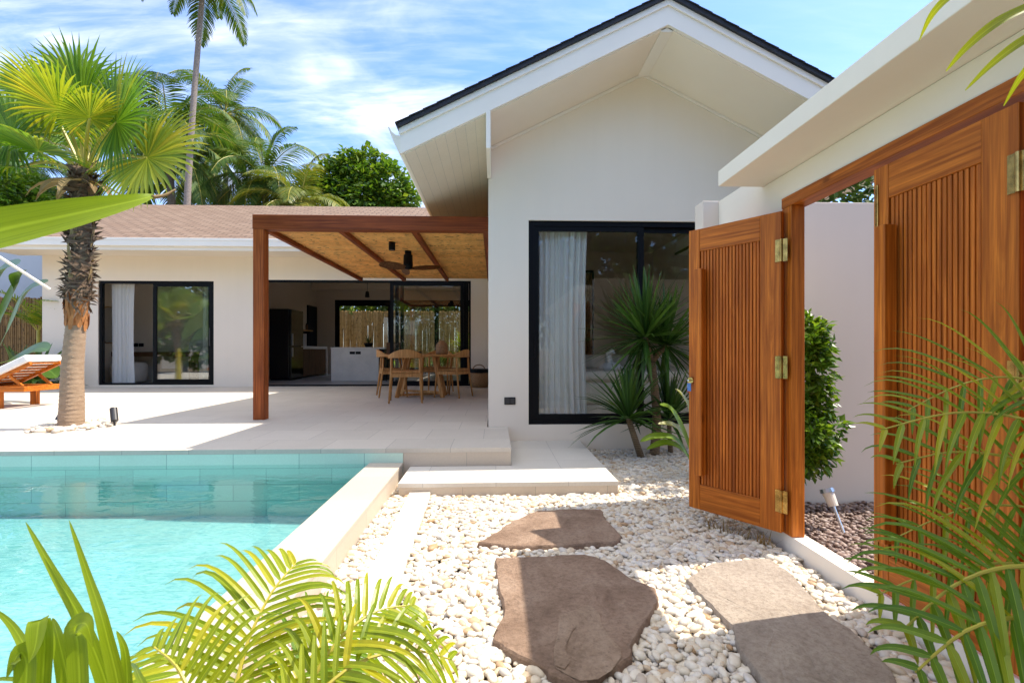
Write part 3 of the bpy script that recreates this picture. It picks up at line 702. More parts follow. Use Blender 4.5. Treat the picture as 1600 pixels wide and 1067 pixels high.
b_=MB(); b_.box(.95,3.2,6.75,8.9,.42,.78); b_.build('mattress',M['bedding'],bed,bevel=.08,seg=4)
b_=MB(); b_.box(.93,3.22,6.73,8.92,.3,.42); b_.build('bed_base',M['bedding'],bed,bevel=.02)
b_=MB(); b_.box(.9,3.25,6.7,8.4,.76,.90); dv=b_.build('duvet',M['bedding'],bed,bevel=.06,seg=4)
b_=MB(); b_.box(1.25,3.25,8.3,8.8,.86,1.12); b_.build('pillow',M['bedding'],bed,bevel=.1,seg=4)
tw=thing('towel_swan','white towel folded into a swan shape on the bed','towel',(1.78,7.3,.9))
b_=MB(); b_.lathe([(.02,.9),(.17,.9),(.19,.94),(.13,.99),(.06,1.02),(.02,1.03)],(1.78,7.3,0),16); b_.build('towel_body',M['linen'],tw,True)
b_=MB(); b_.tube([(1.78,7.3,.98),(1.74,7.28,1.06),(1.73,7.25,1.14),(1.77,7.2,1.19),(1.80,7.15,1.15)],[.06,.055,.045,.04,.015],10); b_.build('towel_neck',M['linen'],tw,True)
ac=thing('air_conditioner','slim air conditioner high on the wall inside the gabled bedroom','air conditioner',(3.39,8.0,3.0))
b_=MB(); b_.box(3.2,3.398,7.5,8.4,2.86,3.12); b_.build('case',M['white'],ac,bevel=.03)
b_=MB(); b_.box(3.16,3.199,7.56,8.34,2.87,2.90); b_.build('louvre',M['black'],ac)

# ------------------------------------------------------------------ long wing (kitchen and second bedroom)
lw=thing('house','long low white wing with tan shingle roof across the terrace','house',(-6,15,0))
XL=-11.02; XR=-.08
bo=(-9.70,-6.93,.345,2.90); ko=(-5.72,-.60,.30,2.94)
wl=MB(); grid_wall(wl,'x',[XL,XR],[-.03,3.55],YH,YH+.2,[bo,ko]); wl.build('front_wall',M['wall'],lw)
wl=MB(); wl.box(XL,XL+.2,YH+.202,18.6,-.03,3.55); wl.build('side_wall',M['wall'],lw)
kw=(-6.05,-.5,.30,3.10)
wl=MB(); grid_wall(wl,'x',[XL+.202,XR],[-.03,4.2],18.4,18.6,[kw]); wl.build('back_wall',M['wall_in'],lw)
wl=MB(); wl.box(-6.95,-6.75,YH+.202,18.398,-.03,4.0); wl.build('partition',M['wall_in'],lw)
wl=MB(); wl.box(XL+.202,-6.952,14.45,14.6,-.03,4.0); wl.build('partition',M['wall'],lw)
wl=MB(); wl.box(XR-.14,XR-.002,YH+.202,18.398,.3,3.9); wl.build('partition',M['wall_in'],lw)
cl=MB(); cl.box(XL+.202,XR-.142,YH+.202,18.398,3.98,4.03); cl.build('ceiling',M['wall_in'],lw)
fl_=MB(); fl_.box(XL+.202,XR-.142,YH+.2,18.398,.22,.297); fl_.build('floor',tile('room_tile',(.50,.47,.44),'xy',.59,.59,0,(0,0,0),None,.03,.45),lw)
bm_=MB(); bm_.box(-6.74,-.3,17.9,18.398,3.45,3.7); bm_.build('ceiling_beam',M['wall_in'],lw)
YE=10.95; RY=16.0
rf=MB(); ze=3.66
rf.xprism([(YE,ze),(RY,5.92),(18.9,4.62),(18.9,4.56),(RY,5.86),(YE,ze-.06)],XL-.55,-.95)
lroof=rf.build('roof',M['shingle'],lw)
rf=MB(); rf.xprism([(YH+.201,3.56),(18.6,3.56),(18.6,4.5),(RY,5.6),(YH+.201,3.9)],XL+.01,XL+.19); rf.build('gable_wall',M['wall'],lw)
gu=MB(); gu.box(XL-.6,-.98,YE-.09,YE-.012,3.50,3.665); gu.box(XL-.6,-.98,YE-.10,YE-.085,3.62,3.675); gu.build('gutter',M['white'],lw,bevel=.006)
gu=MB(); gu.box(XL-.58,-.98,YE-.011,YE+.02,3.42,3.60); gu.build('fascia',M['white'],lw)
sf=MB(); sf.box(XL-.55,-.98,YE+.021,YH-.002,3.50,3.53); sf.build('soffit',M['soffit_front'],lw)
w2=sliding_window(lw,bo[0],bo[1],bo[2],bo[3],YH+.03,[(-8.42,bo[1]-.056,YH+.045),(-8.45,bo[1]-.10,YH+.085)],.06,'glass',.085)
ha=MB(); ha.box(-7.06,-7.035,YH+.025,YH+.044,1.3,1.75); ha.build('handle',M['darkmetal'],w2)
sd_=sliding_window(lw,ko[0],ko[1],ko[2],ko[3],YH+.02,[(-2.62,-.78,YH+.0225),(-2.50,-.70,YH+.06),(-2.38,-.662,YH+.0975)],.05,'glass_door',.085)
bw_=sliding_window(lw,kw[0],kw[1],kw[2],kw[3],18.42,[(kw[0]+.056,-3.95,18.43),(-4.0,-2.2,18.47),(-2.25,kw[1]-.06,18.43)],.14,'glass_door',.11)
curtain('curtain',-9.62,-9.06,YH+.32,.36,2.86,'white curtain gathered at the open left half of the low wing window',waves=5,seed=3,amp=.035)
curtain('curtain',-7.38,-7.05,YH+.32,.36,2.86,'narrow white curtain at the right end of the low wing window',waves=3,seed=4,amp=.03)
# second bedroom furniture
de=thing('desk','dark wooden desk against the wall inside the low wing bedroom','desk',(-9.5,14.2,.297))
b_=MB(); b_.box(-10.8,-8.6,13.92,14.44,1.02,1.15); b_.build('desk_top',M['walnut'],de,bevel=.005)
for xx in (-10.78,-8.7): b_=MB(); b_.box(xx,xx+.06,13.97,14.4,.297,1.02); b_.build('leg',M['walnut'],de)
po=thing('pouf','round upholstered pouf under the desk in the low wing bedroom','pouf',(-10.15,13.72,.297))
b_=MB(); b_.lathe([(.30,.30),(.40,.36),(.43,.55),(.42,.78),(.36,.86),(.02,.87)],(-10.15,13.72,0),24); b_.build('cushion',M['bedding'],po,True)
b_=MB(); b_.lathe([(.02,.297),(.31,.297),(.31,.303),(.02,.303)],(-10.15,13.72,0),20); b_.build('base',M['walnut'],po)
mi=thing('wall_mirror','tall rounded mirror with brass rim on the low wing bedroom wall','mirror',(-10.81,13.95,1.3))
def rrect(w_,h_,r_,n=6):
    out=[]
    for cx_,cz_,a0 in ((w_/2-r_,h_/2-r_,0),(-w_/2+r_,h_/2-r_,90),(-w_/2+r_,-h_/2+r_,180),(w_/2-r_,-h_/2+r_,270)):
        for i in range(n+1): a=R(a0+90*i/n); out.append((cx_+r_*math.cos(a),cz_+r_*math.sin(a)))
    return out
b_=MB(); b_.tube([(-10.80,13.95+x,1.90+z) for x,z in rrect(.55,1.0,.08)]+[(-10.80,13.95+.275,1.90+.42)],.014,8); b_.build('rim',M['brass'],mi)
b_=MB(); b_.xprism([(13.95+x,1.90+z) for x,z in rrect(.53,.98,.08)],-10.817,-10.803); b_.build('mirror_glass',M['steel'],mi)
sk=thing('wall_socket','black wall sockets above the desk in the low wing bedroom','socket',(-10.5,14.44,1.3))
for xx in (-10.74,-10.58,-10.42): b_=MB(); b_.box(xx,xx+.14,14.436,14.448,1.30,1.40); b_.build('cover_plate',M['black'],sk)
# arched panels added for the arch shapes seen in the right sash
def arch(cx_,z0,w_,h_):
    return [(cx_-w_/2,z0),(cx_+w_/2,z0)]+[(cx_+w_/2*math.cos(R(a)),z0+h_-w_/2+w_/2*math.sin(R(a))) for a in range(0,181,12)]
ar=thing('added_arch_panels','added grey arched panels inside the low wing bedroom','added_arch_panels',(-8.2,14.4,.297))
b_=MB(); b_.yprism(arch(-8.25,.297,1.4,1.65),14.37,14.448); b_.build('added_back_panel',M['screenwall'],ar,bevel=.01)
b_=MB(); b_.yprism(arch(-8.15,.297,.95,1.15),14.31,14.368); b_.build('front_panel',M['linen'],ar,bevel=.01)
# kitchen
fr=thing('fridge','tall glossy black fridge inside the kitchen','fridge',(-6.4,15,.297))
b_=MB(); b_.box(-6.74,-6.16,14.62,15.55,.33,2.44); b_.build('cabinet',M['fridge'],fr,bevel=.015)
for z0,z1 in ((.36,1.30),(1.32,2.43)): b_=MB(); b_.box(-6.155,-6.10,14.63,15.54,z0,z1); b_.build('door',M['fridge'],fr,bevel=.015)
b_=MB(); b_.box(-6.099,-6.075,14.70,14.73,1.0,1.28); b_.box(-6.099,-6.075,14.70,14.73,1.34,1.7); b_.build('handle',M['steel'],fr)
b_=MB(); b_.box(-6.72,-6.14,14.66,15.5,.297,.329); b_.build('foot',M['black'],fr)
ct=thing('kitchen_counter','pale topped kitchen counter with dark wooden fronts beyond the fridge','counter',(-6.4,16.7,.297))
b_=MB(); b_.box(-6.745,-6.10,15.6,17.72,1.24,1.33); b_.build('worktop',M['stonewhite'],ct,bevel=.004)
b_=MB(); b_.box(-6.745,-6.09,17.66,17.73,.297,1.238); b_.build('end_panel',M['stonewhite'],ct)
for i in range(4): b_=MB(); b_.box(-6.7,-6.13,15.62+i*.51,15.62+i*.51+.50,.36,1.235); b_.build('cabinet_front',M['walnut'],ct)
ks=thing('wall_shelf','short wooden shelf on the kitchen wall above the counter','shelf',(-6.6,16.8,1.85))
b_=MB(); b_.box(-6.748,-6.45,16.1,17.3,1.86,1.90); b_.build('board',M['oak'],ks)
for i in range(2):
    b_=MB(); b_.box(-6.748,-6.5,16.2+i*.95,16.23+i*.95,1.78,1.859); b_.build('bracket',M['black'],ks)
bl=['clear glass jar on the kitchen shelf nearest the fridge','small glass jar in the middle of the kitchen shelf','dark bottle at the far end of the kitchen shelf']
for i,(yy,hh,rr,mm_) in enumerate(((16.3,.16,.05,'stonewhite'),(16.7,.20,.045,'steel'),(17.1,.24,.04,'walnut'))):
    tj=thing('jar' if i<2 else 'bottle',bl[i],'jar' if i<2 else 'bottle',(-6.6,yy,1.9))
    b_=MB(); b_.lathe([(rr*.9,1.901),(rr,1.92),(rr,1.9+hh*.7),(rr*.6,1.9+hh*.85)],(-6.6,yy,0),14); b_.build('body',M[mm_],tj,True)
    b_=MB(); b_.lathe([(rr*.62,1.9+hh*.852),(rr*.62,1.9+hh)],(-6.6,yy,0),12); b_.build('cap',M['black'],tj)
dd=thing('door','black door in the far corner of the kitchen','door',(-6.74,18,.297))
b_=MB(); b_.box(-6.748,-6.70,17.5,18.36,.30,2.82); b_.build('leaf',M['black'],dd)
b_=MB(); b_.box(-6.699,-6.66,17.6,17.63,1.25,1.32); b_.build('handle',M['steel'],dd)
il=thing('kitchen_island','pale stone kitchen island with two sockets','island',(-4.1,14.7,.297))
b_=MB(); b_.box(-4.80,-3.42,14.28,14.34,.297,1.235); b_.build('front_panel',M['stonewhite'],il)
b_=MB(); b_.box(-4.82,-3.22,14.26,15.25,1.236,1.285); b_.build('worktop',M['stonewhite'],il,bevel=.004)
b_=MB(); b_.box(-4.78,-3.26,14.345,15.2,.297,1.232); b_.build('cabinet',M['black'],il)
for xx in (-4.26,-4.09): b_=MB(); b_.box(xx,xx+.15,14.266,14.279,1.08,1.16); b_.build('socket',M['black'],il)
pl=thing('pot_plant','small spiky plant in a dark pot on the kitchen island','plant',(-3.85,14.8,1.285))
b_=MB(); b_.lathe([(.09,1.286),(.14,1.40),(.13,1.42),(.02,1.42)],(-3.85,14.8,0),16); b_.build('pot',M['black'],pl,True)
b_=MB(); rnd=random.Random(4)
for i in range(30):
    a=rnd.uniform(0,6.28); e=rnd.uniform(.1,1.2); b_.blade((-3.85,14.8,1.42),(math.cos(a)*math.cos(e),math.sin(a)*math.cos(e),math.sin(e)),rnd.uniform(.18,.34),.03,.5,3)
b_.build('leaves',M['yucca'],pl)
for i,(xx,lb) in enumerate(((-3.86,'left hanging pendant lamp cord above the kitchen island'),(-2.98,'right hanging pendant lamp cord above the kitchen island'))):
    pn=thing('pendant_lamp',lb.replace(' cord',''),'lamp',(xx,14.7,3.98),group='pendant lamps above the island')
    b_=MB(); b_.tube([(xx,14.7,3.97),(xx,14.7,2.98)],.006,6); b_.build('cord',M['black'],pn)
    b_=MB(); b_.lathe([(.02,2.98),(.05,2.97),(.07,2.80),(.06,2.80),(.02,2.95)],(xx,14.7,0),14); b_.build('lamp_shade',M['black'],pn,True)
bs=thing('bar_stool','dark backed bar stool at the end of the kitchen island','stool',(-2.95,14.3,.297))
b_=MB(); b_.box(-3.15,-2.72,14.1,14.5,.93,.99); b_.build('seat',M['walnut'],bs,bevel=.02)
b_=MB(); b_.box(-3.15,-2.72,14.06,14.1,1.03,1.42); b_.build('backrest',M['walnut'],bs,bevel=.02)
for sx in (-3.11,-2.76):
    for sy in (14.12,14.46): b_=MB(); b_.tube([(sx,sy,.93 if sy>14.3 else 1.05),(sx+(sx+2.93)*.25,sy+(sy-14.3)*.2,.297)],.018,8); b_.build('leg',M['black'],bs)

# ------------------------------------------------------------------ pergola
pg=thing('pergola','dark timber pergola with bamboo ceiling over the terrace','pergola',(-1.6,9,ZT))
b_=MB(); b_.box(-3.13,-2.99,6.33,6.47,ZT+.001,2.766); b_.build('post',M['perg_z'],pg,bevel=.006)
b_=MB(); b_.box(-3.135,-.08,6.325,6.475,2.767,2.955); b_.build('front_beam',M['perg_x'],pg,bevel=.006)
for xx in (-3.125,-2.13,-1.14,-.16):
    b_=MB(); b_.box(xx,xx+.07,6.477,11.25,2.80,2.93); b_.build('rafter',M['perg_y'],pg,bevel=.004)
rnd=random.Random(8); b_=MB(); y=6.49
while y<11.22:
    r=rnd.uniform(.014,.020); x0=-3.05; z=2.878+rnd.uniform(-.003,.003)
    for k_ in range(3):       # butted lengths between the rafters
        xa=(-3.054,-2.059,-1.069)[k_]; xb=(-2.131,-1.141,-.161)[k_]
        rr=r*rnd.uniform(.85,1.1); b_.tube([(xa,y+rnd.uniform(-.004,.004),z),(xb,y+rnd.uniform(-.004,.004),z)],rr,6,False)
    y+=2*r+rnd.choice((0,.001,.002,.006))
b_.build('bamboo_ceiling',M['bamboo_h'],pg,smooth=True)
def mk_sheet():
    m,n,l,b=newmat('bamboo_backing'); b.inputs['Base Color'].default_value=(.55,.36,.15,1); b.inputs['Roughness'].default_value=.8
    tr=n.new('ShaderNodeBsdfTranslucent'); tr.inputs[0].default_value=(.95,.85,.65,1); ms=n.new('ShaderNodeMixShader'); ms.inputs[0].default_value=.5
    l.new(b.outputs[0],ms.inputs[1]); l.new(tr.outputs[0],ms.inputs[2]); l.new(ms.outputs[0],n['Material Output'].inputs[0]); return m
b_=MB(); b_.add([(-3.12,6.48,2.931),(-.09,6.48,2.931),(-.09,11.24,2.931),(-3.12,11.24,2.931)],[(0,1,2,3)]); b_.build('roof_sheet',mk_sheet(),pg)
cf=thing('ceiling_fan','black three bladed ceiling fan under the pergola','fan',(-1.45,8.1,2.88))
fx,fy=-1.45,8.1
b_=MB(); b_.lathe([(.02,2.862),(.055,2.86),(.055,2.80),(.02,2.80)],(fx,fy,0),16); b_.build('mount',M['black'],cf)
b_=MB(); b_.lathe([(.02,2.80),(.075,2.79),(.08,2.62),(.07,2.56),(.02,2.55)],(fx,fy,0),20); b_.build('motor',M['black'],cf,True)
for a in (-12,108,228):
    b_=MB(); d=Vector((math.cos(R(a)),math.sin(R(a)),0)); s=Vector((-d.y,d.x,0)); c0=Vector((fx,fy,2.575))
    vs=[];prof=[(.06,.03),(.15,.05),(.28,.065),(.42,.06),(.52,.045),(.56,.02)]
    for q,hw in prof:
        for sg,zz in ((-1,-.018),(1,.018)): vs.append(c0+d*q+s*hw*sg+Vector((0,0,zz*2.0*hw/.05)))
    n0=len(vs); vs+= [v-Vector((0,0,.009)) for v in vs]
    fs=[]
    for i in range(len(prof)-1):
        p0=i*2; fs+=[(p0,p0+1,p0+3,p0+2),(p0+n0,p0+2+n0,p0+3+n0,p0+1+n0),(p0,p0+2,p0+2+n0,p0+n0),(p0+1,p0+1+n0,p0+3+n0,p0+3)]
    fs+=[(0,n0,n0+1,1),(n0-2,n0-1,2*n0-1,2*n0-2)]
    b_.add(vs,fs); b_.build('blade',M['walnut'],cf)
dl=thing('ceiling_light','small black cylinder downlight on the bamboo ceiling','light',(-1.58,7.45,2.86))
b_=MB(); b_.lathe([(.02,2.862),(.05,2.86),(.05,2.74),(.045,2.735),(.02,2.745)],(-1.58,7.45,0),18); b_.build('housing',M['black'],dl,True)
b_=MB(); b_.lathe([(.04,2.74),(.04,2.7405),(.01,2.7405)],(-1.58,7.45,0),14); b_.build('lens',M['steel'],dl)

# ------------------------------------------------------------------ dining set
def make_chair():
    r=thing('dining_chair','x','chair',(0,0,0),group='oak chairs round the dining table')
    s=MB(); s.prism([(-.23,-.22),(.23,-.22),(.25,.22),(-.25,.22)],.43,.465); s.build('seat',M['oak'],r,bevel=.012)
    for sx in (-1,1):
        l_=MB(); l_.tube([(sx*.27,-.27,0),(sx*.235,-.20,.45),(sx*.235,-.19,.64)],[.015,.021,.018],8); l_.build('leg',M['oak'],r,True)   # rear leg
        l_=MB(); l_.tube([(sx*.28,.25,0),(sx*.255,.20,.45),(sx*.262,.16,.655)],[.015,.021,.018],8); l_.build('leg',M['oak'],r,True)
    b_=MB(); pts=[]
    for a in range(-20,201,10):
        t_=R(180+a); pts.append((.285*math.cos(t_), -.02+.26*math.sin(t_) if math.sin(t_)<0 else -.02+.22*math.sin(t_)*1.0, .66+.055*max(0,-math.sin(t_))**1.5))
    n_=len(pts); vs=[]
    for i,p_ in enumerate(pts):
        p_=Vector(p_); hh=.018+.045*max(0,math.sin(R(a0:=(i/(n_-1)*220-20))))**2
        out=Vector((p_.x,p_.y+.02,0)).normalized()
        for so_,zz in ((-.012,-hh),(.014,-hh),(.014,hh),(-.012,hh)): vs.append(p_+out*so_*1.3+Vector((0,0,zz)))
    fs=[(i*4+k_,i*4+(k_+1)%4,(i+1)*4+(k_+1)%4,(i+1)*4+k_) for i in range(n_-1) for k_ in range(4)]+[(0,1,2,3),((n_-1)*4+3,(n_-1)*4+2,(n_-1)*4+1,(n_-1)*4)]
    b_.add(vs,fs); b_.build('backrest',M['oak'],r,bevel=.006)
    s=MB()
    s.bar((-.235,-.21,.40),(.235,-.21,.40),.022,.05); s.bar((-.255,.205,.40),(.255,.205,.40),.022,.05)
    s.bar((-.245,-.20,.40),(-.258,.195,.40),.022,.05); s.bar((.245,-.20,.40),(.258,.195,.40),.022,.05); s.build('seat_frame',M['oak'],r)
    return r
ch=make_chair()
spots=[(-1.55,8.47,8,'oak armchair with its back to the pool, in front of the round table'),
       (-2.02,9.55,-72,'oak armchair at the left side of the round table, towards the kitchen island'),
       (-.80,9.35,66,'oak armchair at the right side of the round table, towards the basket'),
       (-1.22,10.30,172,'oak armchair on the far side of the round table, by the glass doors')]
for i,(x,y,a,lb) in enumerate(spots):
    o=ch if i==0 else copy_tree(ch)
    o.location=(x,y,ZT); o.rotation_euler=(0,0,R(a)); o.scale=(1.02,1.02,1.18); o['label']=lb
tb=thing('dining_table','round oak dining table under the pergola','table',(-1.42,9.4,ZT))
tx,ty=-1.42,9.4
b_=MB(); b_.lathe([(.02,1.075),(.70,1.075),(.77,1.09),(.775,1.105),(.77,1.115),(.02,1.115)],(tx,ty,0),56); b_.build('tabletop',M['oak'],tb)
for a in (30,150,210,330):
    d=Vector((math.cos(R(a)),math.sin(R(a)),0)); b_=MB(); b_.bar(Vector((tx,ty,1.074))+d*.30,Vector((tx,ty,ZT+.001))+d*.50,.05,.08); b_.build('leg',M['oak'],tb,bevel=.006)
b_=MB()
for a in (30,150):
    d=Vector((math.cos(R(a)),math.sin(R(a)),0)); b_.bar(Vector((tx,ty,ZT+.04+a*.0004))-d*.47,Vector((tx,ty,ZT+.04+a*.0004))+d*.47,.04,.045)
b_.build('stretcher',M['oak'],tb)
ln=thing('lantern','small woven rattan lantern standing on the dining table','lantern',(-1.04,9.5,1.115))
b_=MB(); b_.lathe([(.02,1.116),(.11,1.117),(.12,1.15),(.118,1.30),(.09,1.34),(.05,1.37),(.045,1.39),(.02,1.392)],(-1.04,9.5,0),22); b_.build('shade',M['rattan'],ln,True)
b_=MB(); b_.tube([(-1.04+.045*math.cos(R(a)),9.5,1.385+.05*math.sin(R(a))) for a in range(0,181,20)],.006,6); b_.build('handle',M['rattan'],ln)
bo_=thing('bowl','small dark bowl on the dining table','bowl',(-1.5,9.3,1.115))
b_=MB(); b_.lathe([(.04,1.116),(.09,1.15),(.10,1.175),(.09,1.175),(.05,1.13),(.01,1.125)],(-1.5,9.3,0),20); b_.build('shell',M['darkmetal'],bo_,True)
b_=MB(); b_.lathe([(.01,1.126),(.06,1.15),(.04,1.165),(.01,1.17)],(-1.5,9.3,0),14); b_.build('filling',M['walnut'],bo_,True)
bk=thing('basket','woven basket with black rim against the wall under the pergola','basket',(-.38,11.7,ZT))
b_=MB(); b_.lathe([(.02,ZT+.001),(.215,ZT+.002),(.235,ZT+.15),(.24,ZT+.33),(.23,ZT+.36),(.02,ZT+.36)],(-.38,11.7,0),28); b_.build('body',M['rattan'],bk,True)
b_=MB(); b_.lathe([(.235,ZT+.361),(.25,ZT+.37),(.25,ZT+.44),(.235,ZT+.45),(.02,ZT+.45)],(-.38,11.7,0),28); b_.build('rim',M['black'],bk)
b_=MB(); b_.tube([(-.38+.14*math.cos(R(a)),11.62,ZT+.44+.11*math.sin(R(a))) for a in range(0,181,15)],.012,7); b_.build('handle',M['rattan'],bk)
bk2=bk
# ------------------------------------------------------------------ lounger
lo=thing('sun_lounger','wooden sun lounger with raised white cushion at the left edge of the terrace','sun lounger',(-8.3,8.0,ZT))
y0,y1=7.66,8.34
b_=MB()
for yy in (y0,y1-.05): b_.box(-9.4,-7.25,yy,yy+.05,ZT+.26,ZT+.34)
b_.box(-9.4,-9.33,y0+.051,y1-.051,ZT+.26,ZT+.34); b_.box(-7.32,-7.25,y0+.051,y1-.051,ZT+.26,ZT+.34); b_.build('frame',M['teak_rail'],lo,bevel=.004)
for sx in (-9.25,-7.72):
    for sy in (y0+.01,y1-.08): b_=MB(); b_.box(sx,sx+.10,sy,sy+.07,ZT+.001,ZT+.259); b_.build('leg',M['teak'],lo,bevel=.004)
b_=MB()
for i in range(15): b_.box(-9.32+i*.105,-9.24+i*.105,y0+.052,y1-.052,ZT+.315,ZT+.34)
b_.build('slats',M['teak_rail'],lo)
b_=MB(); a0=Vector((-7.95,0,ZT+.345)); a1=Vector((-7.22,0,ZT+.70))
for yy in (y0+.08,y1-.08): b_.bar(a0+Vector((0,yy,0)),a1+Vector((0,yy,0)),.045,.05)
for i in range(8): 
    q=a0.lerp(a1,i/7.5); b_.bar(q+Vector((.01,y0+.105,.02)),q+Vector((.01,y1-.105,.02)),.05,.018)
b_.build('backrest',M['teak_rail'],lo)
for yy in (y0+.10,y1-.10): b_=MB(); b_.bar((-7.55,yy,ZT+.5),(-7.36,yy,ZT+.335),.03,.04); b_.build('prop',M['teak'],lo)
b_=MB(); b_.box(-9.38,-7.98,y0+.03,y1-.03,ZT+.342,ZT+.43); b_.build('seat_cushion',M['linen'],lo,bevel=.03,seg=3)
b_=MB(); dd_=(a1-a0).normalized(); nn_=Vector((-dd_.z,0,dd_.x)); c0=a0+nn_*.085-dd_*.02; c1_=a1+nn_*.085+dd_*.02
yc=(y0+y1)/2; b_.bar(c0+Vector((0,yc,0)),c1_+Vector((0,yc,0)),y1-y0-.06,.12); b_.build('back_cushion',M['linen'],lo,bevel=.03,seg=3)

# ------------------------------------------------------------------ gate wall, gate, yard
GX=1.72
gwall=thing('garden_wall','white entrance wall with projecting canopy slab round the wooden gate','wall',(1.8,0,0))
b_=MB(); grid_wall(b_,'y',[-2.4,3.628],[-.03,2.243],GX,GX+.09,[(1.42,2.80,.118,2.10)]); b_.build('wall_panel',M['gate_wall'],gwall)
b_=MB(); b_.box(1.43,2.0,-2.5,3.026,2.246,2.344); b_.build('canopy',M['gate_wall'],gwall,bevel=.004)
b_=MB(); b_.box(GX,GX+.09,3.027,3.628,2.2435,2.340); b_.build('parapet',M['gate_wall'],gwall)
sl=MB(); sl.box(GX-.004,GX+.094,1.421,2.799,-.03,.121); sl.build('sill',M['gate_wall'],gwall,bevel=.004)
yw=thing('garden_wall','plain pale wall behind the open gate, ending in a short pier','wall',(3.2,3.7,0))
b_=MB(); b_.box(1.598,6.5,3.63,3.78,-.03,2.345); b_.build('wall_panel',M['pinkwall'],yw,bevel=.005)
gf=thing('gate_frame','teak door frame set in the white entrance wall','door frame',(1.75,2.1,.12))
b_=MB(); b_.box(GX-.012,GX+.066,2.704,2.798,.122,2.035); b_.build('jamb',M['teak'],gf,bevel=.003)
b_=MB(); b_.box(GX-.012,GX+.094,1.422,1.49,.122,2.035); b_.build('jamb',M['teak'],gf,bevel=.003)
b_=MB(); b_.box(GX-.014,GX+.096,1.421,2.799,2.036,2.098); b_.build('header',M['teak_y'],gf,bevel=.003)
def gate_leaf(loc, ang, label, LW=.60, Hh=1.875, lock=False):
    g=thing('wooden_gate',label,'gate',(0,0,0))
    T=.042
    hs=.122; fs_=.08; tr_=.15; br_=.17
    b_=MB(); b_.box(0,hs,0,T,0,Hh); b_.build('hinge_stile',M['teak'],g,bevel=.003)
    b_=MB(); b_.box(LW-fs_,LW,0,T,0,Hh); b_.build('lock_stile',M['teak'],g,bevel=.003)
    b_=MB(); b_.box(hs+.0005,LW-fs_-.0005,.001,T-.001,Hh-tr_,Hh); b_.build('top_rail',M['teak_rail'],g,bevel=.003)
    b_=MB(); b_.box(hs+.0005,LW-fs_-.0005,.001,T-.001,0,br_); b_.build('bottom_rail',M['teak_rail'],g,bevel=.003)
    b_=MB(); n_=18; x=hs+.004; w_=(LW-fs_-.004-x)/n_
    for i in range(n_): b_.box(x+i*w_+.0028,x+(i+1)*w_-.0028,.006,T-.006,br_+.0005,Hh-tr_-.0005)
    b_.build('slat_panel',M['teak_slat'],g,bevel=.0025)
    b_=MB(); b_.box(hs+.001,LW-fs_-.001,.016,T-.016,br_+.001,Hh-tr_-.001); b_.build('backing',M['teak_slat'],g)
    for yy,s in ((T+.001,1),(-.001,-1)):
        b_=MB(); xa=LW-fs_-.048; a,c_=sorted((yy,yy+s*.055)); b_.box(xa,xa+.055,a,c_,.24,1.60); b_.build('handle',M['teak'],g,bevel=.004)
    for hz in (.12,.90,1.58):
        b_=MB(); b_.box(.001,.032,T+.0005,T+.0045,hz,hz+.13); b_.box(-.036,-.006,T+.0005,T+.0045,hz,hz+.13)
        b_.tube([(-.003,T+.006,hz),(-.003,T+.006,hz+.13)],.008,10); b_.build('hinge',M['brass'],g)
    if not lock: b_=MB(); b_.box(LW-.03,LW-.012,T+.0005,T+.006,1.48,1.80); b_.box(LW-.03,LW-.012,T+.0005,T+.006,.06,.32); b_.build('flush_bolt',M['brass'],g,bevel=.002)
    if lock:
        b_=MB(); b_.tube([(LW-.03,T,.86),(LW-.03,T+.03,.86)],.022,16); b_.build('lock',M['brass'],g)
        b_=MB(); b_.box(LW-.036,LW-.024,T+.0305,T+.055,.858,.866); b_.build('key',M['steel'],g)
        b_=MB(); b_.box(LW-.05,LW-.022,T+.050,T+.054,.79,.845); b_.build('key_tag',M['blue'],g,bevel=.003)
    g.location=loc; g.rotation_euler=(0,0,ang); return g
gate_leaf((GX-.018,2.762,.135),R(125),'slatted teak gate leaf swung wide open towards the bedroom window',lock=True)
gate_leaf((GX+.03,1.505,.135),R(90),'slatted teak gate leaf standing closed behind the right hand palm')
# solar garden light
so_=thing('garden_light','silver solar stake light leaning beside the shrub behind the gate','garden light',(2.25,3.05,0))
b_=MB(); b_.tube([(2.26,3.02,.0),(2.235,3.09,.17)],.009,8); b_.build('stake',M['steel'],so_)
b_=MB(); b_.tube([(2.235,3.09,.171),(2.222,3.125,.25)],[.03,.036],16); b_.build('lens',M['stonewhite'],so_)
b_=MB(); b_.tube([(2.222,3.125,.251),(2.218,3.135,.275)],[.045,.042],16); b_.build('cap',M['steel'],so_)
for (x,y,a,lb) in ((-4.56,5.93,.5,'dark tube spotlight on the right of the fan palm trunk'),(-5.23,5.98,-.3,'dark tube spotlight half hidden left of the fan palm trunk')):
    sp_=thing('spotlight',lb,'spotlight',(x,y,ZT),group='spotlights at the foot of the fan palm')
    b_=MB(); b_.tube([(x,y,ZT+.0),(x-.01*a,y,ZT+.06)],.012,8); b_.build('stake',M['darkmetal'],sp_)
    b_=MB(); b_.tube([(x+.03*a,y-.02,ZT+.06),(x-.09*a,y+.04,ZT+.20)],.038,16); b_.build('housing',M['darkmetal'],sp_)
    b_=MB(); b_.tube([(x-.09*a,y+.04,ZT+.2005),(x-.094*a,y+.042,ZT+.206)],.03,14); b_.build('lens',M['steel'],sp_)

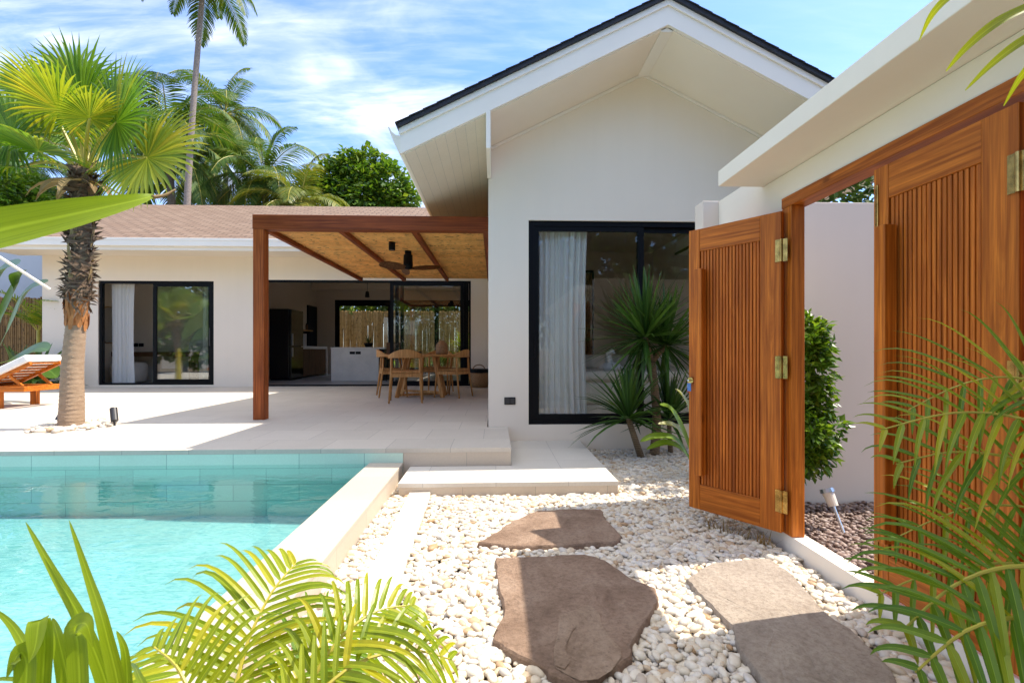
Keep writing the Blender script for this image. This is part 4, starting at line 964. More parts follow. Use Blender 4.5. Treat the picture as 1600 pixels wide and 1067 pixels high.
# ------------------------------------------------------------------ bamboo fences and outer walls
def bamboo(x0,x1,y,zt,label,m,seed,z0=-.03):
    r=random.Random(seed); t_=thing('bamboo_fence',label,'fence',((x0+x1)/2,y,0)); b_=MB(); x=x0
    while x<x1:
        rr=r.uniform(.024,.036); x+=rr
        h=zt+r.uniform(-.03,.03); b_.tube([(x,y+r.uniform(-.01,.01),z0),(x+r.uniform(-.01,.01),y,h*.5),(x+r.uniform(-.012,.012),y,h)],[rr,rr*.97,rr*.92],7); x+=rr*.72
    b_.build('bamboo_panel',M[m],t_,smooth=False)
    b_=MB()
    for z in (.5,zt-.35): b_.tube([(x0,y+.06,z),(x1,y+.06,z)],.025,8)
    b_.build('rail',M[m],t_); return t_
bamboo(-7.2,1.2,20.2,2.82,'tall straw coloured bamboo fence behind the kitchen windows','bamboo_v',3)
bamboo(-15.5,-11.05,13.3,2.60,'weathered brown bamboo fence left of the low wing','bamboo_old',4)
bamboo(.5,4.2,12.2,3.5,'bamboo screen seen through the gabled wing back window','bamboo_v',5)
nw=MB(); nw.box(-19,-11.6,15.0,15.2,-.03,4.35); o=nw.build('boundary_wall',M['screenwall']); tag(o,'grey rendered neighbouring wall beyond the bamboo fence at the far left','wall')
bw3=MB(); bw3.box(-22,1.7,-8.4,-8.2,-.03,2.6); o=bw3.build('boundary_wall',M['wall']); tag(o,'long white boundary wall behind the pool garden, seen in the window reflections','wall')
pl_=MB(); pl_.tube([at(-30,383,Y=7.0),at(78,452,Y=7.6)],.021,10); 
o=pl_.build('slanted_pole',M['white']); tag(o,'slanted white pole at the far left edge, above the lounger','pole')

# ------------------------------------------------------------------ vegetation generators
def frond_pinnate(mb, pts, nl, Ll, wl, rnd, up=(0,0,1), droop=.7, spread=.75, stem=None, vee=.35, start=.12, nseg=4, fold=.3, sides=(1,1), curl=1.4):
    P=[Vector(p) for p in pts]; C=smooth_line(P,8) if len(P)>2 else P
    n=len(C); up=Vector(up)
    if stem is not None: stem.tube(C[::2]+([C[-1]] if (n-1)%2 else []),[wl*.42*(1-.75*i/max(1,(len(C[::2])))) for i in range(len(C[::2])+(1 if (n-1)%2 else 0))],6)
    for i in range(nl):
        t=start+(1-start)*(i+.5)/nl; k=t*(n-1); a=int(min(k,n-2)); p=C[a].lerp(C[a+1],k-a); d=(C[min(a+2,n-1)]-C[max(a-1,0)]).normalized()
        sd=d.cross(up); 
        if sd.length<.05: sd=d.cross(Vector((0,1,.1)))
        sd.normalize(); nn=sd.cross(d)
        env=math.sin(math.pi*min(.97,.20+.78*t))**.7
        for q,sg in enumerate((-1,1)):
            if sides[q]<=0: continue
            fw=spread*(.55+.65*t)+rnd.uniform(-.07,.07)
            dd=(d*fw+sd*sg+nn*vee*rnd.uniform(.6,1.3)).normalized()
            mb.blade(p,dd,Ll*env*sides[q]*rnd.uniform(.9,1.08),wl*rnd.uniform(.85,1.1),droop*rnd.uniform(.6,1.35),nseg,(nn*.8+Vector((0,0,.4))),fold,None,curl)
def frond_fan(mb, base, d, up, rad, rnd, nseg=44, ang=150, droop=.25, wid=.045, cup=.18):
    base=Vector(base); d=Vector(d).normalized(); up=Vector(up); s=d.cross(up).normalized(); nn=s.cross(d)
    for i in range(nseg):
        a=R(-ang+2*ang*(i+.5)/nseg)+rnd.uniform(-.015,.015)
        dd=(d*math.cos(a)+s*math.sin(a)); l_=rad*(.80+.26*math.cos(a*.62))*rnd.uniform(.93,1.04)
        dd=(dd+nn*cup*(1-abs(a)/3.2)).normalized()
        side=dd.cross(nn).normalized()
        # united plate near the base, free pointed and drooping tips beyond
        p=base.copy(); pts=[p.copy()]; q=dd.copy(); n_=6
        for k in range(n_):
            g=droop*(k/n_)**2.2*1.1*rnd.uniform(.7,1.3)
            q=(q+GRAV*g).normalized(); p=p+q*l_/n_; pts.append(p.copy())
        prof=lambda t: (t/.5*1.0 if t<.5 else max(.02,((1-t)/.5)**.8))
        mb.ribbon(pts, 2*l_*.5*math.tan(R(ang)/nseg)*1.1+.004, nn, .35 if i%2 else .5, 1, prof)
def leaf_cloud(mb, blobs, n, size, rnd, flat=.3, hollow=.55):
    """many small leaves spread through a set of ellipsoidal clumps"""
    wts=[b[3]*b[3] for b in blobs]; tot=sum(wts)
    for (cx_,cy_,cz_,r,ry) in blobs:
        m_=int(n*r*r/tot)
        for i in range(m_):
            a=rnd.uniform(0,6.283); zz=rnd.uniform(-1,1); q=math.sqrt(1-zz*zz); rr=r*(rnd.uniform(hollow,1)**.7)*(1+.18*math.sin(a*3+cx_*5)*q+.14*math.sin(zz*6+a*2))
            o=Vector((math.cos(a)*q,math.sin(a)*q,zz)); p=Vector((cx_+o.x*rr,cy_+o.y*rr,cz_+o.z*rr*ry))
            d=(o+Vector((rnd.uniform(-1,1),rnd.uniform(-1,1),rnd.uniform(-1,.6)))*.9).normalized()
            u=(o*.6+Vector((rnd.uniform(-.6,.6),rnd.uniform(-.6,.6),.8))).normalized()
            s=d.cross(u)
            if s.length<.1: continue
            s.normalize(); L_=size*rnd.uniform(.6,1.3); w_=L_*.30; nn=s.cross(d)
            mb.add([p,p+d*L_*.45-s*w_+nn*w_*.25,p+d*L_-nn*L_*.12,p+d*L_*.45+s*w_+nn*w_*.25],[(0,1,2,3)])

# ------------------------------------------------------------------ fan palm on the terrace
fp=thing('fan_palm','fan palm with ringed trunk growing from the terrace by the pool','palm tree',(-4.95,5.8,ZT))
tp=[Vector((-4.955,5.8,ZT-.01)),Vector((-4.945,5.8,ZT+.3)),Vector((-4.93,5.79,1.0)),Vector((-4.88,5.78,1.5))]
b_=MB(); C=smooth_line(tp,30); rad=[]
for i,c_ in enumerate(C): 
    t=i/(len(C)-1); rad.append((.124-.032*t)*(1+.035*((i%4)==0)+.015*math.sin(i*2.7)))
b_.tube(C,rad,26); b_.build('trunk',M['bark'],fp,True)
b_=MB(); C2=smooth_line([Vector((-4.885,5.78,1.49)),Vector((-4.86,5.77,1.75)),Vector((-4.835,5.76,1.9))],8)
b_.tube(C2,[.094,.099,.095,.100,.096,.098,.094,.096,.094,.096,.094,.096,.096,.096,.096,.096,.096][:len(C2)],20); b_.build('leaf_boots',M['boot'],fp,True)
b_=MB(); C3=smooth_line([Vector((-4.845,5.765,1.82)),Vector((-4.80,5.75,2.4)),Vector((-4.76,5.73,3.0)),Vector((-4.75,5.72,3.28))],6)
b_.tube(C3,[.094-.0006*i+.006*math.sin(i*1.9) for i in range(len(C3))],16)
rnd=random.Random(11)
for i in range(620):       # ragged leaf-base fibre wrapped round the upper trunk
    t=rnd.random(); k=t*(len(C3)-1); a=int(min(k,len(C3)-2)); c_=C3[a].lerp(C3[a+1],k-a); th=rnd.uniform(0,6.28)
    o=Vector((math.cos(th),math.sin(th),0)); tg=Vector((-o.y,o.x,0)); p=c_+o*.095
    d=(tg*rnd.choice((-1,1))*rnd.uniform(.4,1)+Vector((0,0,rnd.uniform(-.3,.9)))+o*(rnd.uniform(-.03,.05) if rnd.random()<.86 else .22)).normalized()
    b_.blade(p,d,rnd.uniform(.08,.2),rnd.uniform(.014,.05),rnd.uniform(-.1,.35),3,o,.05)
for i in range(150):       # fibres hanging down over the orange boots
    th=rnd.uniform(0,6.28); o=Vector((math.cos(th),math.sin(th),0)); p=C2[-1]+o*.10+Vector((0,0,rnd.uniform(-.30,.10)**1)); p.z=1.66+.30*rnd.random()**.6
    b_.blade(p,(o*.12+Vector((-o.y,o.x,0))*rnd.uniform(-.9,.9)+Vector((0,0,rnd.uniform(-1,.4)))),rnd.uniform(.07,.18),rnd.uniform(.012,.035),.3,3,o,.1)
b_.build('shaggy_trunk',M['bark_fibre'],fp)
b_=MB()
for i in range(40):        # split bases of shed leaves
    th=i*2.4; o=Vector((math.cos(th),math.sin(th),0)); z=1.42+.32*(i/40); c_=Vector((-4.88,5.78,z)); b_.blade(c_+o*(.096),(o*.06+Vector((-o.y,o.x,0))*rnd.uniform(-.3,.3)+Vector((0,0,1))),rnd.uniform(.12,.22),.065,.0,3,o,.25)
b_.build('leaf_boots',M['boot'],fp)
for i in range(22):
    b_=MB(); th=rnd.uniform(0,6.28); z=rnd.uniform(1.9,2.9); c_=C3[int((z-1.82)/1.46*(len(C3)-1))]; o=Vector((math.cos(th),math.sin(th),0)); p=c_+o*.098; b_.blade(p,(o*.15+Vector((0,0,1))).normalized(),rnd.uniform(.15,.28),.06,-.1,3,o,.3); b_.build('cut_stalk',M['dry'],fp)
heart=Vector((-4.74,5.72,3.22))
# leaf hubs seen in the photograph, each with its own facing and size
hubs=[(92,172,5.3,.66,1,1),(128,165,5.6,.80,0,1),(182,192,5.25,.80,0,1),(230,247,5.15,.78,1,1),(18,212,5.5,.74,0,1),(150,195,6.05,.74,0,0),
      (60,236,5.3,.66,0,0),(10,185,6.1,.74,0,0),(205,205,6.2,.68,0,0),(85,225,6.3,.66,0,0),(165,262,5.9,.6,0,0),(28,262,5.5,.6,0,0),(118,130,6.0,.66,0,0),(60,150,5.9,.66,0,0),(195,160,5.9,.6,0,0),(140,185,5.1,.44,1,0)]
for i,(px,py,Y,rad_,yl,fc) in enumerate(hubs):
    hb=at(px,py,Y=Y); rnd=random.Random(100+i)
    out=(hb-heart); hor=Vector((out.x,out.y,0)); d=(out.normalized()+hor.normalized()*.25+Vector((0,0,-.12 if hb.z<3.55 else .18))).normalized()
    if fc: d=(d+Vector((0,.25,-.15))).normalized()
    up=Vector((.1,-1,.28)) if fc else Vector((0,0,1))-d*.35+Vector((0,-.45,0))
    mid=heart.lerp(hb,.55)+Vector((0,0,.10))
    b_=MB(); b_.tube(smooth_line([heart,mid,hb],5),[.022-.0009*k for k in range(11)],6); pe=b_.build('petiole',M['areca_stem'],fp)
    b_=MB(); frond_fan(b_,hb,d,up,rad_*.92,rnd,46,152,.32); b_.build('frond',M['fan_yellow' if yl else 'fan'],fp)
b_=MB(); rnd=random.Random(5)
for i in range(8):
    th=rnd.uniform(0,6.28); o=Vector((math.cos(th),math.sin(th),0)); b_.blade(heart+o*.1-Vector((0,0,.1)),(o+Vector((0,0,-.2))),rnd.uniform(.3,.55),.12,1.6,5,(0,0,1),.4)
b_.build('dead_leaf',M['dry'],fp)

# ------------------------------------------------------------------ coconut palms and other trees behind
def coconut(base, top, fl, n, seed, label, m='coco', tr=.16, rot=0, elev=(80,-45), nuts=True):
    rnd=random.Random(seed); base=Vector(base); top=Vector(top); o=thing('coconut_palm',label,'palm tree',base,group='coconut palms behind the long wing')
    mid=base.lerp(top,.5)+Vector((rnd.uniform(-.25,.25),0,0)); C=smooth_line([base,mid,top],14)
    b_=MB(); b_.tube(C,[tr*(1.25-.55*i/len(C))*(1+.03*(i%2)) for i in range(len(C))],12); b_.build('trunk',M['bark_coco'],o,True)
    b_=MB(); st=MB()
    for i in range(n):
        a=rot+i*2.39996; e=R(elev[0]+(elev[1]-elev[0])*((i+.5)/n)**.9+rnd.uniform(-8,8)); L_=fl*rnd.uniform(.85,1.1)
        d=Vector((math.cos(a)*math.cos(e),math.sin(a)*math.cos(e),math.sin(e))); p=top.copy(); pts=[p.copy()]
        for k in range(6):
            d=(d+GRAV*(.10+.09*k)*rnd.uniform(.8,1.2)).normalized(); p=p+d*L_/6; pts.append(p.copy())
        frond_pinnate(b_,pts,50,L_*.29,L_*.018,rnd,(0,0,1),.95,.8,st,-.05,.12,3,.2)
    b_.build('crown',M[m],o); st.build('frond_stem',M['areca_stem'],o)
    if nuts:
        b_=MB()
        for i in range(9):
            a=rnd.uniform(0,6.28); c_=top+Vector((math.cos(a)*.22,math.sin(a)*.22,-.12-rnd.uniform(0,.25))); r_=.11
            b_.lathe([(.01,-r_*1.2),(r_*.7,-r_*.8),(r_,0),(r_*.7,r_*.8),(.01,r_*1.2)],c_,10)
        b_.build('coconuts',M['bark_fibre'],o,True)
    return o
def gp(px,py,Y): return at(px,py,Y=Y)
def foot(px,Y): q=at(px,547,Y=Y); return Vector((q.x,q.y,-.04))
coconut(foot(284,18.5),gp(319,-42,18.5),2.5,16,21,'tallest coconut palm with bare leaning trunk rising out of the picture',tr=.11,elev=(80,-30))
coconut(foot(262,20.5),gp(262,212,20.5),4.1,23,22,'full coconut palm directly left of the tall bare trunk',rot=.4,elev=(82,-50))
coconut(foot(338,27),gp(352,178,27),3.4,26,23,'slender far coconut palm just right of the tall bare trunk',tr=.14,rot=1.0,elev=(80,-70))
coconut(foot(418,22),gp(413,278,22),3.3,24,24,'short dark coconut palm beside the rounded leafy tree',rot=.2)
coconut(foot(466,20.5),gp(468,326,20.5),2.9,16,25,'young light green palm with upright fronds in front of the rounded leafy tree','coco_light',.12,.7,(80,5),False)
coconut(foot(48,20),gp(45,262,20),2.9,20,26,'coconut palm behind the fan palm at the far left','coco',.15,.3,(70,-55))
coconut(foot(320,24),gp(315,262,24),3.0,18,27,'low coconut palm with drooping fronds above the tan roof','coco',.14,1.3,(60,-60))
def broad_tree(base, blobs, n, size, label, m, seed, cat='tree', name='leafy_tree', group=None, trunk=.14):
    rnd=random.Random(seed); base=Vector(base); o=thing(name,label,cat,base,group=group)
    b_=MB(); c0=Vector(blobs[0][:3]); b_.tube(smooth_line([base,base.lerp(c0,.5)+Vector((.08,0,0)),c0],4),[trunk*(1-.06*i) for i in range(9)],10)
    for q in blobs[1:]: b_.tube([base.lerp(c0,.6),Vector(q[:3])],[trunk*.4,trunk*.15],6)
    b_.build('trunk',M['bark_coco'],o)
    b_=MB(); leaf_cloud(b_,blobs,n,size,rnd); b_.build('crown',M[m],o); return o
def bl_(px,py,Y,r,ry=.8): q=at(px,py,Y=Y); return (q.x,q.y,q.z,r,ry)
broad_tree(foot(565,24),[bl_(560,300,24,1.5),bl_(520,285,24,1.1),bl_(548,262,24,.95),bl_(580,258,24.3,.9),bl_(605,290,24,1.2),bl_(632,310,24,.75),bl_(505,315,23.5,1.2),bl_(585,322,23.5,1.3)],9000,.30,'rounded leafy green tree behind the tan roof, left of the gable','tree',31)
broad_tree(foot(15,17),[bl_(15,305,17,.9),bl_(-20,290,17,1.0),bl_(45,322,17,.7),bl_(60,300,18,.6)],3500,.20,'light green bushy tree behind the roof at the far left','shrub',32)
for i,(px,lb) in enumerate(((560,'dark leafy tree above the fence at the left of the kitchen back window'),(640,'dark leafy tree above the fence behind the stacked sliding doors'),(720,'dark leafy tree above the fence at the right of the kitchen back window'))):
    broad_tree(foot(px,21.6),[bl_(px,478,21.6,1.2,.8),bl_(px-35,470,21.9,1.1,.8),bl_(px+35,472,21.9,1.1,.8),bl_(px,450,22.4,1.3,.8)],2600,.24,lb,'tree' if i!=1 else 'tree_dark',40+i,group='trees behind the kitchen fence',trunk=.1)
# trees behind the camera, mirrored in the panes
for i,(x,y,z,lb) in enumerate(((2.6,-4.2,3.9,'dark leafy tree mirrored behind the curtain side of the bedroom window'),(-1.6,-5.6,3.4,'leafy tree mirrored in the stacked kitchen doors, nearer the gate'),(-4.4,-5.4,3.2,'leafy tree mirrored in the stacked kitchen doors, farther from the gate'),(-14.6,-2.6,3.6,'sunlit leafy tree mirrored at the left of the low wing window'),(-16.6,-2.0,3.4,'sunlit leafy tree mirrored in the middle of the low wing window'),(-18.8,-2.4,3.8,'sunlit leafy tree mirrored at the right of the low wing window'),(4.6,-3.6,4.0,'dark leafy tree mirrored in the bedroom window above the yard wall'),(6.8,-3.2,3.6,'dark leafy tree mirrored at the edge of the bedroom window'))):
    broad_tree((x,y,-.04),[(x,y,z,1.5,1.0),(x-1.2,y,z-.5,1.2,.9),(x+1.2,y,z-.4,1.2,.9),(x,y,z+1.2,1.2,.9),(x-.6,y+.4,z-1.5,1.1,.9),(x+.7,y+.3,z-2.2,1.0,.9)],3400,.30,lb,'tree_dark' if x>-9 else 'tree',60+i,group='trees behind the pool',trunk=.12)
fp2=copy_tree(fp); fp2['label']='second smaller fan palm mirrored in the right sash of the low wing window'; fp2.location=(-12.0,5.6,-.04); fp2.scale=(.8,.8,.8); fp2.rotation_euler=(0,0,2.2)
broad_tree((3.4,4.6,-.04),[(3.4,4.6,2.6,.55,.8),(3.0,4.5,2.75,.4,.8),(3.8,4.7,2.9,.6,.8)],1500,.10,'dark leafy tree showing above the yard wall through the gate','tree_dark',71,trunk=.06)
# greenery in front of the kitchen back fence
def rosette(mb,c,n,L_,w_,rnd,emin=-.5,emax=1.45,droop=.35,nseg=4):
    for i in range(n):
        a=i*2.39996+rnd.uniform(-.2,.2); e=emin+(emax-emin)*rnd.random()**.8
        d=Vector((math.cos(a)*math.cos(e),math.sin(a)*math.cos(e),math.sin(e))); mb.blade(Vector(c)+d*.03,d,L_*rnd.uniform(.75,1.1),w_*rnd.uniform(.8,1.15),droop*rnd.uniform(.4,1.5),nseg,(0,0,1),.35,lambda t:min(1,.5+t*2.2)*(1 if t<.4 else max(.03,(1-t)/.6)**.75))
def low_plant(px,Y,h,n,L_,w_,m,label,seed,grp='plants along the kitchen fence'):
    c_=foot(px,Y); rnd=random.Random(seed); o=thing('garden_plant',label,'plant',c_,group=grp); b_=MB()
    for k in range(5): b_.tube([c_,c_+Vector((rnd.uniform(-.15,.15),rnd.uniform(-.1,.1),h*rnd.uniform(.5,.9)))],.012,5)
    b_.build('stem',M['areca_stem'],o); b_=MB()
    for k in range(5): rosette(b_,c_+Vector((rnd.uniform(-.3,.3),rnd.uniform(-.1,.1),h*rnd.uniform(.3,.9))),n//5,L_,w_,rnd,.0,1.4,.9)
    b_.build('leaves',M[m],o)
low_plant(720,19.3,2.1,120,.7,.06,'areca_y','tall yellow green spiky plant behind the sliding doors',81)
low_plant(690,19.4,.9,70,.7,.10,'shrub','broad green plant behind the dining table',82)
low_plant(625,19.5,.7,60,.6,.08,'areca_g','low green plant at the left of the sliding doors',83)
low_plant(660,19.5,.5,50,.5,.08,'shrub','small green plant at the foot of the kitchen fence',84)

# ------------------------------------------------------------------ planting at the far left
bp=thing('banana_plant','broad leaved banana plant at the left edge behind the lounger','plant',tuple(foot(-10,9.5)))
bb_=foot(-10,9.5)
rnd=random.Random(9)
for pts,wd in (([(-10,560),(0,500),(30,440),(25,425)],.35),([(-10,560),(20,500),(45,455),(75,440)],.3),([(-10,560),(-15,480),(5,425),(30,412)],.4),([(-10,560),(-40,500),(-30,450),(0,432)],.4),([(-10,570),(25,560),(60,545),(75,548)],.3),([(-10,580),(30,565),(70,575),(90,590)],.35)):
    P=[at(x,y,Y=9.5-.35*k) for k,(x,y) in enumerate(pts)]; b_=MB(); b_.ribbon(P,wd,(0.2,-.8,.6),.22,6,lambda t:.08 if t<.25 else max(.03,math.sin(math.pi*min(1,(t-.2)/.8))**.6)); b_.build('leaf',M['banana'],bp,True)
b_=MB(); b_.tube([bb_,bb_+Vector((0,0,1.3))],[.10,.05],10); b_.build('stem',M['areca_stem'],bp)
low_plant(45,11.5,1.0,60,.8,.16,'banana','dark broad leaved plant at the foot of the weathered fence',85,'plants by the weathered fence')
def palm_clump(loc, fronds, label, m, name='areca_palm', grp=None):
    o=thing(name,label,'palm',loc,group=grp); return o
ap=thing('areca_palm','small palm with feathery fronds in front of the neighbouring wall','palm',tuple(foot(60,12.6)))
c_=foot(60,12.6); rnd=random.Random(14); b_=MB(); st=MB()
for a in (20,60,100,130,165,200,320):
    d=Vector((math.cos(R(a))*.8,-.3*abs(math.sin(R(a))),1.4)).normalized(); p=c_+Vector((0,0,1.7)); pts=[p.copy()]
    for k in range(5): d=(d+GRAV*.32).normalized(); p=p+d*.28; pts.append(p.copy())
    frond_pinnate(b_,pts,26,.42,.03,rnd,(0,0,1),.8,.8,st)
b_.build('fronds',M['areca_g'],ap); st.tube([c_,c_+Vector((0,0,1.75))],[.06,.035],8); st.build('stem',M['areca_stem'],ap)

# ------------------------------------------------------------------ planting at the bedroom window
yu=thing('yucca','tall yucca with spiky dark green heads in front of the bedroom window','yucca',tuple(at(1022,714,z=0)))
yb=at(1022,714,z=0); Y0=yb.y
h1=at(1008,528,Y=Y0-.10); h2=at(1040,540,Y=Y0+.02); fk=at(1018,565,Y=Y0)
b_=MB(); b_.tube(smooth_line([yb,at(1026,650,Y=Y0),fk],5),[.058,.056,.054,.052,.05,.05,.048,.047,.046,.045,.044],12)
b_.tube([fk,h1],[.036,.03],10); b_.tube([fk,h2],[.036,.03],10); b_.build('trunk',M['bark_yucca'],yu,True)
rnd=random.Random(51); b_=MB(); rosette(b_,h1,120,.76,.046,rnd,-1.0,1.45,.2); b_.build('leaves',M['yucca'],yu)
b_=MB(); rosette(b_,h2,100,.74,.044,rnd,-1.0,1.4,.22); b_.build('leaves',M['yucca'],yu)
y2=thing('yucca','low yucca rosette beside the taller yucca trunk','yucca',tuple(at(1003,718,z=0)))
yb=at(1003,718,z=0); hh=at(982,655,Y=yb.y-.12)
b_=MB(); b_.tube([yb,hh],[.04,.03],10); b_.build('trunk',M['bark_yucca'],y2,True)
b_=MB(); rosette(b_,hh,70,.68,.05,rnd,-.35,1.45,.5); b_.build('leaves',M['yucca'],y2)
y3=thing('yucca','young yucca shoot between the tall yucca and the open gate','yucca',tuple(at(1048,712,z=0)))
yb=at(1048,712,z=0); hh=at(1045,655,Y=yb.y+.05)
b_=MB(); b_.tube([yb,hh],[.03,.025],10); b_.build('trunk',M['bark_yucca'],y3,True)
b_=MB(); rosette(b_,hh,60,.68,.045,rnd,-.3,1.5,.4); b_.build('leaves',M['yucca'],y3)
vg=thing('heliconia','striped leaf heliconia with red flowers beside the open gate','plant',tuple(at(1090,740,z=0)))
vb=at(1095,745,z=0)
for k,pts in enumerate(([(1095,745),(1075,690),(1052,665),(1028,662)],[(1095,745),(1080,650),(1065,618),(1055,608)],[(1095,745),(1068,705),(1040,692),(1010,702)],[(1100,745),(1098,660),(1090,615),(1078,600)],[(1090,745),(1060,690),(1025,682),(1000,690)],[(1092,745),(1070,680),(1048,640),(1030,632)],[(1093,790),(1078,760),(1072,770),(1070,795)])):
    b_=MB(); P=[at(x,y,Y=vb.y+.0-.05*i-.03*k) for i,(x,y) in enumerate(pts)]; b_.ribbon(P,.085,(0,-.5,.8),.3,5,lambda t:.12 if t<.2 else max(.03,math.sin(math.pi*min(1,(t-.12)/.88))**.7)); b_.build('leaf',M['variegated' if k in (0,1,3) else 'areca_g'],vg,True)
b_=MB()
for x,y in ((1086,596),(1083,604),(1088,610),(1082,616)):
    q=at(x,y,Y=vb.y-.1); b_.blade(q,(-.6,0,.5),.07,.03,.3,3,(0,-1,.2),.4)
b_.build('flower',M['red'],vg)
dg=thing('dry_grass','clump of cut dry stalks under the open gate leaf','plant',(1.5,2.95,0))
b_=MB(); rnd=random.Random(77)
for i in range(60):
    t=rnd.random(); p=Vector((1.66-.26*t+rnd.uniform(-.02,.02),2.78+.36*t+rnd.uniform(-.03,.03),.0)); b_.blade(p,(rnd.uniform(-.5,.5),rnd.uniform(-.5,.2),1),rnd.uniform(.08,.15),.010,rnd.uniform(0,.7),3)
b_.build('leaves',M['dry'],dg)
# clipped column shrub behind the gate
cs=thing('column_shrub','tall narrow clipped shrub growing behind the open gate','shrub',(2.12,3.25,0))
rnd=random.Random(91); b_=MB(); b_.tube([(2.12,3.28,0),(2.12,3.28,1.2)],[.025,.012],8); b_.build('stem',M['bark_yucca'],cs)
blobs=[]
for i in range(46):
    z=.18+1.2*rnd.random()**.9; w_=.235*(1-((z-.55)/.95)**2*.95); a=rnd.uniform(0,6.28)
    blobs.append((2.12+math.cos(a)*w_*rnd.uniform(.3,1),3.27+math.sin(a)*w_*.8,z,.10*rnd.uniform(.7,1.2),1.0))
b_=MB(); leaf_cloud(b_,blobs,6500,.056,rnd,hollow=.3); b_.build('foliage',M['shrub'],cs)

# ------------------------------------------------------------------ foreground plants
def explicit_frond(o, pts, nl, Ll, wl, seed, m, up, droop, spread=.75, vee=.3, sides=(1,1), start=.1, nseg=6):
    rnd=random.Random(seed); b_=MB(); st=MB()
    P=[at(x,y,Y=Y) for x,y,Y in pts]
    frond_pinnate(b_,P,nl,Ll,wl,rnd,up,droop*1.5,spread,st,vee,start,8,.3,sides,2.3)
    f_=b_.build('frond',M[m],o); st.build('stem',M['areca_stem'],f_); return f_
a1_=thing('areca_palm','yellow green areca palm at the bottom edge beside the pool','palm',(-.62,1.05,0))
UPF=(0,-.55,.8)
explicit_frond(a1_,[(352,1130,1.15),(372,1057,1.2),(391,992,1.25),(426,923,1.32),(462,880,1.4)],18,.30,.0165,1,'areca_y',UPF,.9,.55,.25,(1.05,1.0))
explicit_frond(a1_,[(440,1140,1.05),(483,1067,1.1),(536,992,1.16),(590,954,1.22),(645,945,1.28)],17,.28,.0165,2,'areca_y',UPF,1.0,.7,.3,(.62,1.0))
explicit_frond(a1_,[(420,1160,1.0),(490,1090,1.05),(560,1035,1.1),(640,1015,1.15),(705,1030,1.2)],15,.25,.0155,3,'areca_y',UPF,1.0,.75,.2,(.7,.9))
explicit_frond(a1_,[(330,1160,1.0),(300,1090,1.02),(275,1040,1.05),(240,1010,1.1)],12,.22,.015,4,'areca_y',UPF,.9,.7,.2)
explicit_frond(a1_,[(400,1160,1.2),(450,1080,1.3),(500,1010,1.38),(560,985,1.45)],15,.26,.015,5,'areca_g',UPF,1.1,.7,.2)
b_=MB()
for x,y in ((352,1130),(440,1140),(420,1160),(330,1160),(400,1160)): 
    q=at(x,y,Y=1.12); b_.tube([Vector((-.62,1.1,-.02)),q],[.016,.010],7)
b_.build('stalk',M['areca_stem'],a1_)
sp_=thing('strap_leaf_plant','bright green strap leaved plant at the bottom left corner over the pool','plant',(-.95,.75,0))
def strap(pts,wd,m='strap',fold=.22,prof=strap_prof,up=(0,-.8,.5)):
    b_=MB(); b_.ribbon([at(x,y,Y=Y) for x,y,Y in pts],wd,up,fold,6,prof); b_.build('leaf',M[m],sp_,True)
base=(160,1250,.78)
strap([base,(178,1120,.82),(135,985,.86),(85,895,.9),(40,815,.95)],.027)
strap([base,(190,1120,.80),(165,985,.84),(138,900,.88),(108,812,.92)],.025)
strap([(60,1250,.75),(65,1100,.78),(70,1000,.8),(62,968,.8),(55,1010,.78),(45,1035,.77)],.034,prof=lambda t:.9 if t<.7 else max(.05,(1-t)/.3*.9))
strap([(120,1250,.75),(125,1100,.78),(122,1010,.8),(118,980,.8),(135,975,.79),(145,1010,.78)],.035,prof=lambda t:.9 if t<.75 else max(.05,(1-t)/.25*.9))
strap([(140,1250,.80),(110,1080,.84),(92,1000,.86),(82,965,.88)],.032)
strap([(120,1250,.8),(60,1060,.84),(25,985,.88),(-10,950,.9)],.022)
strap([(200,1250,.82),(200,1100,.86),(196,1020,.88),(182,985,.9)],.022)
strap([(20,1250,.74),(35,1120,.76),(42,1040,.78),(30,1020,.78),(10,1060,.77)],.036,prof=lambda t:.9 if t<.7 else max(.05,(1-t)/.3*.9))
strap([(180,1250,.86),(120,1100,.9),(20,1060,.95),(-60,1075,1.0)],.012)
strap([(190,1250,.86),(230,1110,.9),(215,1050,.95),(205,1035,1.0)],.018)
# the broad leaf reaching in from the left
bl2=thing('broad_leaf_plant','large blurred green leaf pointing in from the left edge','plant',(-1.35,.62,0))
b_=MB(); b_.ribbon([at(-260,425,Y=.62),at(-120,392,Y=.66),at(0,360,Y=.7),at(120,334,Y=.74),at(210,314,Y=.78),at(240,306,Y=.8)],.060,(.0,-1,-.05),.30,6,lambda t: .97 if t<.4 else (.97-1.2*(t-.4) if t<.6 else (.73-1.9*(t-.6) if t<.8 else .35-1.25*(t-.8)))); b_.build('leaf',M['strap'],bl2,True)
b_=MB(); b_.tube(smooth_line([at(238,308.5,Y=.798),at(258,305,Y=.81),at(274,296,Y=.82)],4),[.0035,.0032,.003,.0028,.0026,.0022,.0018,.0014,.001],6); b_.build('leaf_tip',M['dry'],bl2,True)
b_=MB(); b_.tube(smooth_line([Vector((-1.35,.6,-.04)),Vector((-1.4,.58,.8)),at(-260,420,Y=.62)],6),[.02-.0008*i for i in range(13)],8); b_.build('stem',M['areca_stem'],bl2)
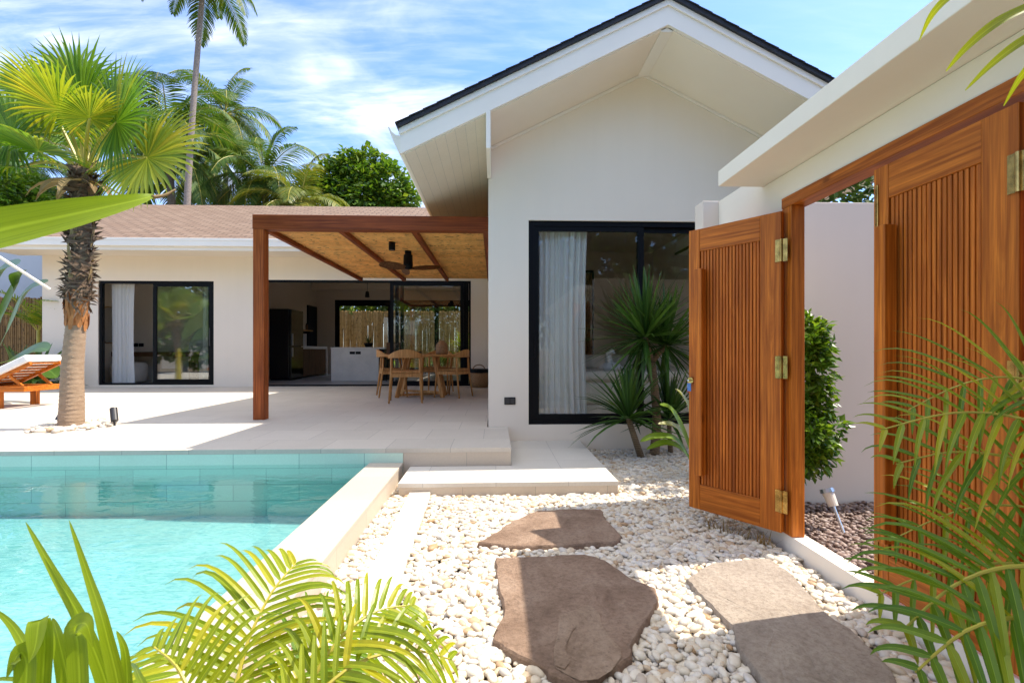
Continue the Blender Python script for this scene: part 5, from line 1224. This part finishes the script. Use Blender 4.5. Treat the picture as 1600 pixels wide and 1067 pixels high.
# palm at the right
a2=thing('areca_palm','green areca palm in the bottom right corner before the closed gate leaf','palm',(1.62,1.05,0))
UR=(-.2,-.6,.75)
explicit_frond(a2,[(1760,760,1.15),(1680,640,1.2),(1600,592,1.25),(1510,598,1.3),(1420,640,1.36)],13,.33,.0135,21,'areca_g',UR,.5,.6,.15)
explicit_frond(a2,[(1760,800,1.1),(1690,700,1.12),(1600,655,1.15),(1490,645,1.18),(1375,672,1.22)],14,.29,.0145,22,'areca_y',UR,.7,.8,.1)
explicit_frond(a2,[(1760,860,1.1),(1690,770,1.12),(1600,720,1.15),(1490,706,1.2),(1400,725,1.25)],11,.28,.014,23,'areca_g',UR,.8,.75,.1)
explicit_frond(a2,[(1760,980,1.1),(1680,900,1.14),(1590,880,1.18),(1470,890,1.22),(1370,930,1.26)],14,.29,.0150,24,'areca_g',UR,.5,.75,.2)
explicit_frond(a2,[(1760,960,1.0),(1680,900,1.02),(1580,885,1.05),(1490,915,1.08),(1410,985,1.1)],14,.31,.019,25,'areca_g',UR,.9,.6,.1)
explicit_frond(a2,[(1760,1050,.95),(1690,990,.98),(1600,965,1.0),(1510,985,1.02),(1430,1050,1.05)],13,.29,.019,26,'areca_g',UR,.9,.6,.1)
explicit_frond(a2,[(1760,880,1.2),(1680,820,1.25),(1590,790,1.3),(1490,800,1.35),(1390,845,1.4)],10,.28,.0135,27,'areca_g',UR,.6,.75,.1)
b_=MB()
for x,y,Y in ((1760,760,1.15),(1760,860,1.1),(1760,980,1.1),(1760,800,1.1),(1760,960,1.0),(1760,1050,.95),(1760,880,1.2)): 
    q=at(x,y,Y=Y); b_.tube([Vector((1.66,1.08,-.02)),q],[.018,.010],7)
b_.build('stalk',M['areca_stem'],a2)
hp=thing('areca_palm','yellow palm frond hanging in at the top right corner','palm',(1.15,.5,0))
for k,(pts,wd) in enumerate((([(1640,-110),(1560,-60),(1490,-10),(1455,25),(1436,64)],.016),([(1720,-60),(1640,-5),(1560,35),(1510,75),(1478,112)],.019),([(1740,-10),(1660,30),(1590,70),(1545,105),(1508,142)],.017),([(1750,60),(1690,70),(1630,90),(1595,120),(1568,166)],.017),([(1640,-160),(1560,-130),(1500,-80),(1470,-40),(1462,-6)],.016))):
    b_=MB(); b_.ribbon([at(x,y,Y=.78+.02*i) for i,(x,y) in enumerate(pts)],wd,(0,-.8,.5),.3,6,lambda t:min(1,.6+t)*(1 if t<.5 else max(.03,(1-t)/.5)**.7)); b_.build('leaf',M['fan_yellow'],hp,True)
b_=MB(); b_.tube(smooth_line([Vector((1.55,.45,-.04)),Vector((1.6,.5,1.0)),at(1760,30,Y=.76),at(1700,-120,Y=.78),at(1620,-170,Y=.8)],5),[.02-.0007*i for i in range(21)],8); b_.build('stem',M['areca_stem'],hp)
